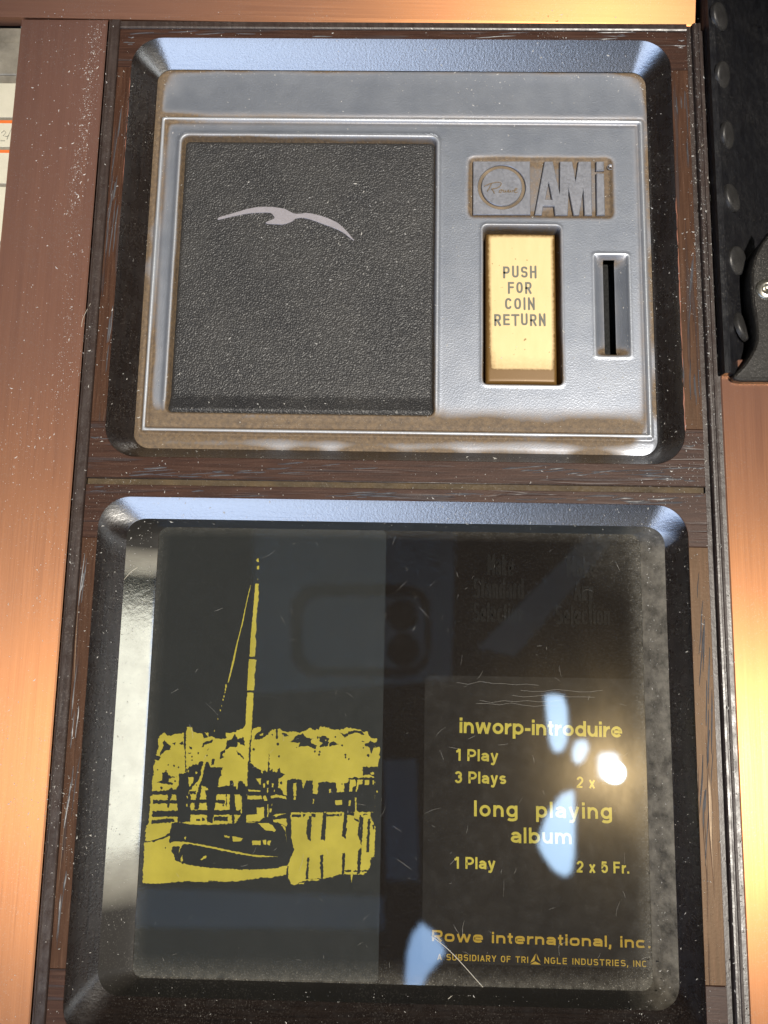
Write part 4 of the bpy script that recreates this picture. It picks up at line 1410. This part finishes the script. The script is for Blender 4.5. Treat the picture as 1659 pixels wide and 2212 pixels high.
light = [
    [(370, 1562), (430, 1535), (560, 1540), (800, 1578), (1100, 1640), (1400, 1700), (1740, 1728), (1500, 1735), (1280, 1700), (1050, 1652), (800, 1600), (640, 1568), (545, 1572), (505, 1640), (486, 1690), (505, 1600), (430, 1590)],
    [(1062, 1458), (1132, 1470), (1124, 1492), (1070, 1480)], [(1158, 1470), (1305, 1495), (1272, 1530), (1182, 1538)], R4(1420, 1525, 1525, 1578), bb((35, 1520), (75, 1515), (75, 1572), (45, 1576)), bb((95, 1530), (135, 1530), (125, 1580), (95, 1575)),
    [(768, 1765), (800, 1725), (842, 1708), (835, 1742), (785, 1768)], [(515, 1740), (535, 1700), (540, 1780), (518, 1790)], [(562, 1480), (582, 1475), (578, 1510), (560, 1505)],
    bb((-25, 1305), (100, 1300), (150, 1320), (198, 1392), (180, 1408), (80, 1398), (20, 1350)), bb((170, 1262), (330, 1245), (345, 1330), (330, 1345), (250, 1305), (170, 1285)), bb((170, 1205), (210, 1188), (330, 1180), (200, 1225)), bb((265, 1320), (320, 1345), (335, 1540), (328, 1420)),
    [(610, 722), (668, 720), (680, 768), (640, 830), (625, 845), (615, 780)], [(605, 625), (618, 640), (608, 665)], [(700, 655), (730, 660), (712, 685)],
    [(1362, 875), (1525, 892), (1515, 908), (1380, 902)], R4(1358, 955, 1540, 1003), [(1475, 1108), (1565, 1100), (1570, 1230), (1500, 1280), (1340, 1292), (1348, 1200), (1480, 1190)], [(1460, 740), (1530, 740), (1525, 830), (1500, 790)],
    R4(1225, 955, 1245, 995), R4(1215, 1060, 1235, 1110), R4(1275, 960, 1288, 1180), [(1215, 800), (1235, 800), (1232, 880), (1218, 870)], R4(584, 1065, 600, 1095), R4(590, 960, 602, 990),
    bb((422, 800), (460, 798), (455, 960), (420, 958)), bb((422, 965), (455, 965), (448, 1012), (420, 1010)), bb((668, 1000), (686, 998), (682, 1055), (668, 1058)), bb((950, 1018), (1035, 1015), (1035, 1072), (955, 1076)), bb((1120, 1022), (1146, 1020), (1142, 1080), (1122, 1080)), bb((876, 870), (896, 868), (892, 920), (874, 920)),
    bb((1132, 755), (1202, 755), (1215, 830), (1170, 850), (1160, 905), (1130, 905)), bb((1230, 755), (1300, 758), (1295, 810), (1248, 815), (1230, 900), (1212, 900)), bb((1325, 758), (1380, 758), (1378, 822), (1322, 825)), bb((1424, 765), (1442, 765), (1440, 820), (1424, 820)),
    bb((1202, 985), (1216, 985), (1220, 1140), (1262, 1180), (1262, 1200), (1200, 1160)), bb((1470, 895), (1486, 895), (1486, 912), (1470, 912)),
    bb((35, 800), (62, 800), (58, 850), (38, 850)), bb((85, 770), (115, 765), (105, 820), (88, 815)), bb((150, 805), (178, 800), (165, 850), (148, 845)), bb((90, 860), (104, 860), (100, 920), (88, 918)), bb((175, 880), (190, 880), (185, 905), (172, 905)), bb((40, 960), (70, 955), (92, 1020), (50, 1020)), bb((130, 960), (200, 945), (330, 965), (335, 1000), (230, 975), (140, 990)), bb((140, 1080), (160, 1050), (150, 1090)),
    bb((118, 1120), (145, 1125), (140, 1165), (120, 1165)), bb((92, 1070), (104, 1070), (104, 1230), (92, 1220)), bb((1395, 660), (1442, 660), (1440, 690), (1400, 690)), bb((825, 245), (842, 250), (830, 270)),
    bb((612, 2012), (750, 2010), (750, 2028), (612, 2030)), bb((490, 2062), (560, 2058), (545, 2075), (490, 2076)), bb((1145, 1950), (1172, 1950), (1158, 2060)), bb((1260, 1935), (1320, 1930), (1318, 1948), (1262, 1950)),
    # blobs just above the shore line
    [(1425, 110), (1490, 88), (1528, 85), (1515, 140), (1470, 165)], [(1512, 185), (1560, 165), (1555, 190), (1520, 200)],
]
for pl in light:
    art(y2, pl, YZ2, 3.0, 15)
# mast and stay
KC = 780 / 2212


def mast(mb, pts, jit=2.5):
    _s[0] += 1
    mb.sheet(D(dense(pts, 16, jit, _s[0]), YZ2, 700, 2180, KC), YZ2)


mast(y2, [(912, 438), (948, 440), (946, 640), (930, 700), (932, 760), (918, 860), (926, 960), (908, 1040), (922, 1100), (906, 1268), (848, 1268), (858, 1060), (875, 860), (895, 640)])
mast(y2, [(840, 1294), (920, 1296), (912, 1430), (900, 1470), (906, 1530), (898, 1648), (816, 1648), (828, 1440)])
mast(y2, [(820, 1672), (890, 1674), (880, 1900), (868, 2080), (858, 2216), (790, 2200), (800, 2060), (808, 1850)])
mast(y2, [(920, 170), (946, 148), (952, 192), (930, 190)], 1)
mast(y2, [(932, 240), (954, 232), (952, 278), (928, 274)], 1)
mast(y2, [(934, 380), (944, 385), (940, 400)], 0.5)
for x, y, r in [(578, 1600, 13), (572, 1640, 10), (566, 1672, 6), (556, 1718, 8), (545, 1756, 7), (528, 1825, 5), (514, 1876, 7), (486, 1972, 5), (448, 2108, 7)]:
    mast(y2, [(x + .8 * r * math.cos(k), y + 1.7 * r * math.sin(k)) for k in [2 * math.pi * i / 8 for i in range(8)]], 1)
mast(y2, [(858, 450), (861, 455), (812, 670), (775, 870), (720, 1080), (672, 1320), (612, 1555), (596, 1565), (640, 1370), (690, 1150), (740, 960), (790, 740), (826, 570)], 1.2)
yl.build("yellow_print", M['yellow'], picture)
ovr = dk.build("dark_print", M['film'], picture)
y2.build("yellow_print", M['yellow'], picture)

# ---- fine scratches in the pane
b = MB()
for i in range(150):
    x, y = random.uniform(L_P['x0'] + 3, L_P['x1'] - 3), random.uniform(L_P['y0'] + 3, L_P['y1'] - 3)
    a, L_ = random.gauss(1.1, 0.8), random.uniform(0.6, 5.0) * random.choice((0.4, 0.6, 1.0))
    cv = random.gauss(0, 0.25)
    b.tube([(x + L_ * t_ * math.cos(a + cv * t_), y + L_ * t_ * math.sin(a + cv * t_), PANE_Z + 0.005) for t_ in (0, .2, .4, .6, .8, 1)], random.uniform(0.008, 0.022), 4, taper=True)
for i in range(5):
    x, y = random.uniform(15, 45), random.uniform(-16, -9)
    b.tube([(x + k * 3.2, y + random.gauss(0, .25), PANE_Z + 0.005) for k in range(8)], 0.014, 4)
b.build("scratches", M['dust'], window)

# ---- printed lines on the right film
K6 = 1040 / 1659
K7 = 1200 / 1659
TZ = F1Z + 0.04


def line(body, x0, y0, x1, y1, cap, K, ox, oy, mat, **kw):
    pl = ((ox + x0 * K) * s_, (oy + y0 * K) * s_)
    pr = ((ox + x1 * K) * s_, (oy + y1 * K) * s_)
    c_ = abs(P(pl[0], pl[1], TZ)[1] - P(pl[0], pl[1] - cap * K * s_, TZ)[1])
    lettering(body, pl, pr, c_, TZ, mat, price, **kw)


for body, x0, y0, x1, y1, cap, kw in (
        ("inworp-introduire", 252, 178, 1290, 208, 98, dict(w=.185, gap=.075)), ("1 Play", 226, 355, 500, 362, 76, dict(w=.185, gap=.10)),
        ("3 Plays", 220, 498, 550, 505, 76, dict(w=.185, gap=.10)), ("2 x", 1000, 528, 1118, 532, 72, dict(w=.165, gap=.10)),
        ("long  playing", 345, 710, 1225, 728, 102, dict(w=.175, gap=.14)), ("album", 580, 880, 968, 888, 100, dict(w=.175, gap=.13)),
        ("1 Play", 216, 1044, 482, 1049, 76, dict(w=.185, gap=.10)), ("2 x 5 Fr.", 1000, 1068, 1335, 1076, 74, dict(w=.18, gap=.09))):
    line(body, x0, y0, x1, y1, cap, K6, 1680, 2820, M['yellow'], **kw)
line("Rowe international, inc.", 232, 172, 1440, 212, 62, K7, 1560, 3640, M['gold'], w=.20, gap=.13, sq=3.2)
line("A SUBSIDIARY OF TRI", 262, 276, 764, 293, 35, K7, 1560, 3640, M['gold'], w=.17, gap=.2, sq=3)
line("NGLE INDUSTRIES, INC", 854, 296, 1420, 316, 35, K7, 1560, 3640, M['gold'], w=.17, gap=.2, sq=3)
b = MB()
for tri in ([(806, 240), (800, 280), (775, 292)], [(810, 240), (816, 272), (832, 290)], [(803, 284), (826, 296), (835, 302), (775, 300)]):
    b.sheet(D(tri, TZ, 1560, 3640, K7), TZ)
b.build("triangle_emblem", M['gold'], price)
for body, xa, xb, yb, cap in (("Make", 1052, 1110, 1242, 62), ("Standard", 1022, 1132, 1292, 62), ("Selection", 1022, 1130, 1343, 58), ("Make", 1224, 1290, 1246, 62), ("Any", 1240, 1282, 1297, 62), ("Selection", 1200, 1318, 1348, 58)):
    c_ = abs(P(xa, yb, FZ)[1] - P(xa, yb - cap * 0.72, FZ)[1])
    lettering(body, (xa, yb), (xb, yb + 2), c_, FZ + 0.02, M['relief'], window, w=0.14, gap=0.05, sq=2.6, raised=0.16)

# ---------------------------------------------------------------- copper trim
ct = MB()
xa, xb = P(55, 37)[0], XL - 0.5
top_y = 183.0
g = MB()


def slab(x0, x1, y0, y1, z0, z1, name, mat, label, cat, bev=0.35):
    b = MB()
    b.prism([(x0, y0), (x1, y0), (x1, y1), (x0, y1)], z0, z1, bev)
    return tag(b.build(name, mat, None, uv=True), label, cat)


slab(P(22, 300)[0], xb, -135, 182.9, -5, 0.2, "trim_strip", M['copper'], "upright brushed copper trim strip between the title cards and the door", "trim strip")
xr = 0.5 * (P(1579, 1106)[0] + P(1600, 1900)[0])
slab(xr, xr + 100, -190, P(1620, 818)[1] - .2 + 6, -5, -0.6, "trim_panel", M['copper'], "upright brushed copper panel right of the door, below the studded black handle", "trim panel")
b = MB()
yt0 = P(800, 42)[1]
vs, fs = [], []
prof = [(yt0 + 0.4, -4), (yt0 + 0.4, 0.3), (yt0 + 2.0, 0.82), (yt0 + 16, 3.5), (yt0 + 30, 6.0)]
XT0, XT1 = -150.0, P(1511, 20)[0]
for i in range(21):
    x = XT0 + (XT1 - XT0) * i / 20
    vs += [(x, y, zz - 0.02 * (x - XT0) * (zz > -1)) for y, zz in prof]
k = len(prof)
for i in range(20):
    for j in range(k - 1):
        fs.append((i * k + j, (i + 1) * k + j, (i + 1) * k + j + 1, i * k + j + 1))
b.add(vs, fs)
n0 = len(vs) - k
b.f.append(tuple(range(n0, n0 + k)))
b.m.append(0)
tag(b.build("trim_rail", M['copperh'], None, uv=True), "brushed copper rail running level across the top of the door", "trim rail")
slab(P(22, 300)[0] - 1, xr + 45, -135, 186, -12, -7.5, "cabinet_front", M['black'], "black cabinet front showing in the gaps round the door", "cabinet") if False else None
# dark body behind everything
b = MB()
b.prism([(-200, -240), (230, -240), (230, 260), (-200, 260)], -60, -26)
tag(b.build("cabinet_body", M['gloom']), "dark cabinet body behind the door and trims", "cabinet")

# ---------------------------------------------------------------- title cards at the left edge
hold = empty("title_holder", "grey strip holder with cream title cards at the left edge of the photo", "title holder")
hz = -2.2
ex = P(40, 300, hz)[0]
b = MB()
b.prism([(-150, -135), (P(22, 300)[0] + 3, -135), (P(22, 300)[0] + 3, 182.3), (-150, 182.3)], -6, hz - 0.8)
b.build("backing", M['holder'], hold)
strip("holder_edge", ex - 1.0, ex + 3.5, -135, 182, [(0, hz - .8), (0.1, hz), (1.0, hz)], M['holder'], hold)
cy = [P(10, y, hz)[1] for y in (68, 160, 178, 262, 316, 400, 480, 560)]
cards = [(178, 252), (258, 316), (322, 395), (402, 520), (528, 640)]
for i, (a, c) in enumerate(cards):
    ya, yb_ = P(10, a, hz)[1], P(10, c, hz)[1]
    b = MB()
    b.prism([(-150, yb_), (ex - 1.2, yb_), (ex - 1.2, ya), (-150, ya)], hz - 0.8, hz - 0.3, 0.1)
    cd = b.build("title_card", M['card'], hold)
    if i in (1, 2):
        yy = P(5, 258 if i == 1 else 321, hz)[1]
        yy = ya - 0.1 if i == 2 else ya - 0.1
        b = MB()
        b.prism([(-150, yy - .95), (ex - 1.3, yy - .95), (ex - 1.3, yy), (-150, yy)], hz - 0.4, hz - 0.24)
        b.build("orange_line", M['orange'], cd)
    if i == 1:
        b = MB()
        for ln in ([(2, 286), (8, 281), (12, 285), (6, 292), (14, 294), (19, 290)], [(14, 300), (24, 276), (26, 300)], [(0, 303), (10, 303)]):
            b.tube([(*P(x, y, hz), hz - 0.28) for x, y in ln], 0.09, 5)
        b.build("handwriting", M['ink'], cd)
b = MB()
b.prism([(-150, P(10, 160, hz)[1]), (ex - 1.2, P(10, 160, hz)[1]), (ex - 1.2, P(10, 90, hz)[1]), (-150, P(10, 90, hz)[1])], hz - 0.8, hz - 0.2, 0.3)
b.build("holder_end", M['holder'], hold)

# ---------------------------------------------------------------- black studded handle on the right
arm = empty("studded_handle", "black handle bar with round studs along the right edge of the door", "handle")
ya0 = P(1600, 812)[1]
axx = P(1531, 381)[0]
ridge = P(1558, 500, 2.0)[0]
prof = [(axx + 0.6, -6.0), (axx + 0.6, -0.3), (axx + 1.0, 0.6), (ridge - 0.9, 2.3), (ridge, 2.6), (ridge + 0.8, 2.3), (ridge + 2.0, 1.2), (ridge + 8, -4.6), (ridge + 16, -12.0), (ridge + 24, -18), (ridge + 50, -30)]
vs, fs = [], []
ys = list(np.linspace(ya0, 240, 40))
for y in ys:
    vs += [(x, y, zz) for x, zz in prof]
k = len(prof)
for i in range(len(ys) - 1):
    for j in range(k - 1):
        fs.append((i * k + j, i * k + j + 1, (i + 1) * k + j + 1, (i + 1) * k + j))
fs.append(tuple(range(k))[::-1])
b = MB()
b.add(vs, fs)
b.build("bar", M['armrest'], arm)
# studs on the falling face
K8 = 312 / 442
fa = math.atan2(-5.8, 6.0)
nrm = Vector((math.sin(-fa), 0, math.cos(fa)))
tan = Vector((math.cos(fa), 0, math.sin(fa)))
stud0 = None
for cxp, cyp in ((160, 100), (178, 430), (205, 770), (230, 1125), (258, 1480), (285, 1855)):
    px_, py_ = (2760 + cxp * K8) * s_, (cyp * K8) * s_
    # meet the falling face along the line of sight
    zz = 0.0
    for _ in range(30):
        x, y = P(px_, py_, zz)
        zz = 1.2 - 0.967 * (x - (ridge + 2.0))
    x, y = P(px_, py_, zz)
    if stud0 is None:
        b = MB()
        rings = []
        for rr_, hh in ((4.1, -0.3), (4.1, 0.55), (3.85, 0.95), (3.2, 1.15), (2.0, 1.2), (0.8, 1.25)):
            rings.append([tuple(tan * (rr_ * math.cos(t_)) + Vector((0, 1, 0)) * (rr_ * math.sin(t_)) + nrm * hh) for t_ in [2 * math.pi * i / 28 for i in range(28)]])
        b.loft(rings, close=True)
        stud0 = b.build("stud", M['stud'], arm, True)
        st = stud0
    else:
        st = stud0.copy()
        COL.objects.link(st)
        st.parent = arm
    st.location = (x * MM, y * MM, zz * MM)
    st.rotation_euler = (random.gauss(0, .07), random.gauss(0, .07), random.uniform(-.3, .3))
    st.scale = [random.uniform(0.93, 1.05)] * 3
# leaf-shaped end bracket with its screw
bz = 2.0
leaf = [(500, 1250), (442, 1328), (410, 1368), (388, 1405), (365, 1455), (352, 1510), (346, 1570), (347, 1640), (354, 1710), (364, 1780), (372, 1840), (376, 1890), (374, 1930), (362, 1970), (335, 2020), (300, 2070), (262, 2108), (246, 2126), (246, 2140), (258, 2152), (300, 2160), (442, 2160), (520, 2160)]
lp = [P((2760 + x * K8) * s_, y * K8 * s_, bz) for x, y in leaf]
lp = ccw(lp)
b = MB()
rings = []
for d_, zz in ((0.0, -6.0), (0.0, bz - 0.9), (0.25, bz - 0.3), (0.8, bz), (1.2, bz - 0.02)):
    rings.append([(p[0], p[1], zz) for p in (inset(lp, d_) if d_ else lp)])
b.loft(rings)
top = [p[:2] for p in rings[-1]]
b.sheet(top, bz - 0.02)
br = b.build("end_bracket", M['bracket'], arm, False)
scx, scy = P((2760 + 433 * K8) * s_, 1640 * K8 * s_, bz)
b = MB()
rings = [[(scx + r_ * math.cos(t_), scy + r_ * math.sin(t_), bz + h_) for t_ in [2 * math.pi * i / 28 for i in range(28)]] for r_, h_ in ((2.9, -0.1), (2.9, 0.25), (2.6, 0.5), (1.9, 0.75), (1.25, 0.85), (1.15, 0.35))]
b.loft(rings, close=True)
b.build("screw", M['steel'], br, True)

# ---------------------------------------------------------------- dust, crumbs, lint
zmap = []


def surf_z(x, y):
    """height of the surface under a grain"""
    if U_F['x0'] < x < U_F['x1'] and U_F['y0'] < y < U_F['y1']:
        if LE['x0'] < x < LE['x1'] and LE['y0'] < y < LE['y1']:
            return PZ - 1.1 + 1.75 * max(0, 1 - (y - LE['y0']) / 5.2) ** 1.15
        if SLT['x0'] < x < SLT['x1'] and SLT['y0'] < y < SLT['y1']:
            return None
        if BT['x0'] < x < BT['x1'] and BT['y0'] < y < BT['y1']:
            return BZ + 0.1 if bx0 + 1 < x < bx1 - 1 and by0 + 5 < y < by1 - 1 else None
        j, i = int((y - py0) / ST), int((x - px0) / ST)
        return PZ + float(Hf[min(j, NY - 1), min(i, NX - 1)])
    if L_P['x0'] < x < L_P['x1'] and L_P['y0'] < y < L_P['y1']:
        return PANE_Z
    for O, F, zf in ((U_O, U_F, PZ), (L_O, L_F, foot)):
        if O['x0'] < x < O['x1'] and O['y0'] < y < O['y1']:
            t_ = 0.0
            for a, sgn in (('x0', 1), ('x1', -1), ('y0', 1), ('y1', -1)):
                v = x if a[0] == 'x' else y
                t_ = max(t_, 0)
            ts = [min(1, max(0, (x - O['x0']) / (F['x0'] - O['x0']))), min(1, max(0, (O['x1'] - x) / (O['x1'] - F['x1']))), min(1, max(0, (y - O['y0']) / (F['y0'] - O['y0']))), min(1, max(0, (O['y1'] - y) / (O['y1'] - F['y1'])))]
            return (zf(y) if callable(zf) else zf) * min(ts) ** 1.0
    if SR < x < GR:
        return -1.0
    if x > XR:
        return None
    if x < XL:
        return 0.22
    return 0.05 if SL < x < SR else 0.55


b = MB()
tet = [(0, 1, 2), (0, 2, 3), (0, 3, 1), (1, 3, 2)]
cnt = 0
clumps = [(random.uniform(-110, 88), random.uniform(-98, 184), random.uniform(3, 13), random.uniform(0.6, 2.2)) for _ in range(46)]
ledges = [(L_P['x0'], L_P['y0'] + 1.5, L_P['x1'], L_P['y0'] + 1.5), (L_P['x0'], L_P['y1'] - 1.5, L_P['x1'], L_P['y1'] - 1.5), (L_P['x1'] - 1.5, L_P['y0'], L_P['x1'] - 1.5, L_P['y1']), (L_P['x1'] - 2.5, L_P['y0'], L_P['x1'] - 1.5, L_P['y1']),
          (U_F['x0'], 170, U_F['x1'], 170), (XR - 2, -95, XR - 2, 180), (XR - 3, 60, XR - 3, 180), (U_F['x1'] - 1, 55, U_F['x1'] - 1, 170), (XL - 6, 60, XL - 4, 180), (-96, 120, -92, 182)]
while cnt < 20000:
    q_ = random.random()
    if q_ < 0.40:
        c_ = random.choice(clumps)
        x, y = random.gauss(c_[0], c_[2]), random.gauss(c_[1], c_[2] * c_[3])
    elif q_ < 0.62:
        k_ = random.choice(ledges)
        t_ = random.random()
        x, y = k_[0] + (k_[2] - k_[0]) * t_ + random.gauss(0, 1.1), k_[1] + (k_[3] - k_[1]) * t_ + random.gauss(0, 1.1)
    else:
        x, y = random.uniform(-112, 90), random.uniform(-100, 186)
    # thicker towards the upper left trim, the right edge and the window
    wgt = 0.45 + 0.4 * (x < XL) * (y > 40) + 0.35 * (x > 60) + 0.25 * (y < 35)
    if random.random() > wgt:
        continue
    zz = surf_z(x, y)
    cnt += 1
    if zz is None or zz < -10:
        continue
    s = min(0.22, 0.036 * math.exp(abs(random.gauss(0, 0.8))))
    a = random.uniform(0, 6.28)
    st_ = random.choice((1, 1, 1, 1.6, 2.6))
    ca, sa = math.cos(a), math.sin(a)
    pts = []
    for vx, vy, vz in ((-1, -0.6, 0), (1, -0.5, 0.1), (0.1, 0.9, 0), (0, 0, 0.9)):
        vx, vy = vx * st_ * random.uniform(0.7, 1.2), vy * random.uniform(0.7, 1.2)
        pts.append((x + s * (vx * ca - vy * sa), y + s * (vx * sa + vy * ca), zz + s * vz + 0.01))
    b.add(pts, tet)
tag(b.build("dust", M['dust']), kind='stuff')

# pale crumbs caught in the gap between door and handle
b = MB()
for i in range(230):
    y = random.uniform(-95, 176)
    x = XR + 0.75 + random.gauss(0, 0.3)
    s = random.uniform(0.06, 0.3) * random.uniform(0.5, 1)
    pts = [(x + s * random.uniform(-1.2, 1.2), y + s * random.uniform(-1.5, 1.5), -0.5 + s * random.uniform(-1, 1)) for _ in range(4)]
    b.add(pts, tet)
tag(b.build("crumbs", M['grit']), kind='stuff')
b = MB()
b.prism([(XR - .3, -135), (XR + 2.4, -135), (XR + 2.4, 181), (XR - .3, 181)], -6, -0.9)
tag(b.build("gap_seal", M['border']), "dark seal strip with pale crumbs in the gap right of the door", "seal strip")


def hair(pts, r, label):
    P3 = []
    n = len(pts)
    for i in range(n - 1):          # Catmull-Rom
        p0, p1, p2, p3 = pts[max(0, i - 1)], pts[i], pts[i + 1], pts[min(n - 1, i + 2)]
        for t_ in (0, 0.25, 0.5, 0.75):
            q = [0.5 * (2 * p1[c] + (p2[c] - p0[c]) * t_ + (2 * p0[c] - 5 * p1[c] + 4 * p2[c] - p3[c]) * t_ ** 2 + (3 * p1[c] - p0[c] - 3 * p2[c] + p3[c]) * t_ ** 3) for c in (0, 1)]
            P3.append(q)
    P3.append(list(pts[-1]))
    out = []
    for px_, py_ in P3:
        x, y = P(px_, py_, -6)
        zz = surf_z(x, y)
        zz = 0.2 if zz is None else zz
        x, y = P(px_, py_, zz + 0.1)
        out.append((x, y, zz + 0.1))
    b = MB()
    b.tube(out, r, 5)
    tag(b.build("lint_fibre", M['lint']), label, "lint fibre", "lint fibres on the door")


hair([(932, 2022), (965, 2048), (1000, 2084), (1030, 2118), (1052, 2142)], 0.07, "long straight fibre lying on the glass below the gold company name")
hair([(968, 2158), (985, 2145), (1010, 2136), (1042, 2133)], 0.07, "short curved fibre on the bottom edge of the black glass")
hair([(1072, 2660 * s_), (1100, 2640 * s_), (1112, 2665 * s_)], 0.05, "tiny bent fibre in the dark strip between the picture and the price list") if False else None
hair([(176, 1308 * s_ + 0), (180, 1270 * s_), (196, 1212 * s_)], 0.05, "thin pale fibre on the left border of the door beside the leather panel")
hair([(250, 1370), (262, 1372), (268, 1366)], 0.05, "tiny curled fibre on the black wall left of the window") if False else None
hair([(268, 1252), (282, 1236), (297, 1226)], 0.06, "short pale fibre at the upper left corner of the black glass")
hair([(1508, 330), (1513, 318), (1522, 312), (1520, 322)], 0.05, "curled hair at the upper right corner by the black handle")
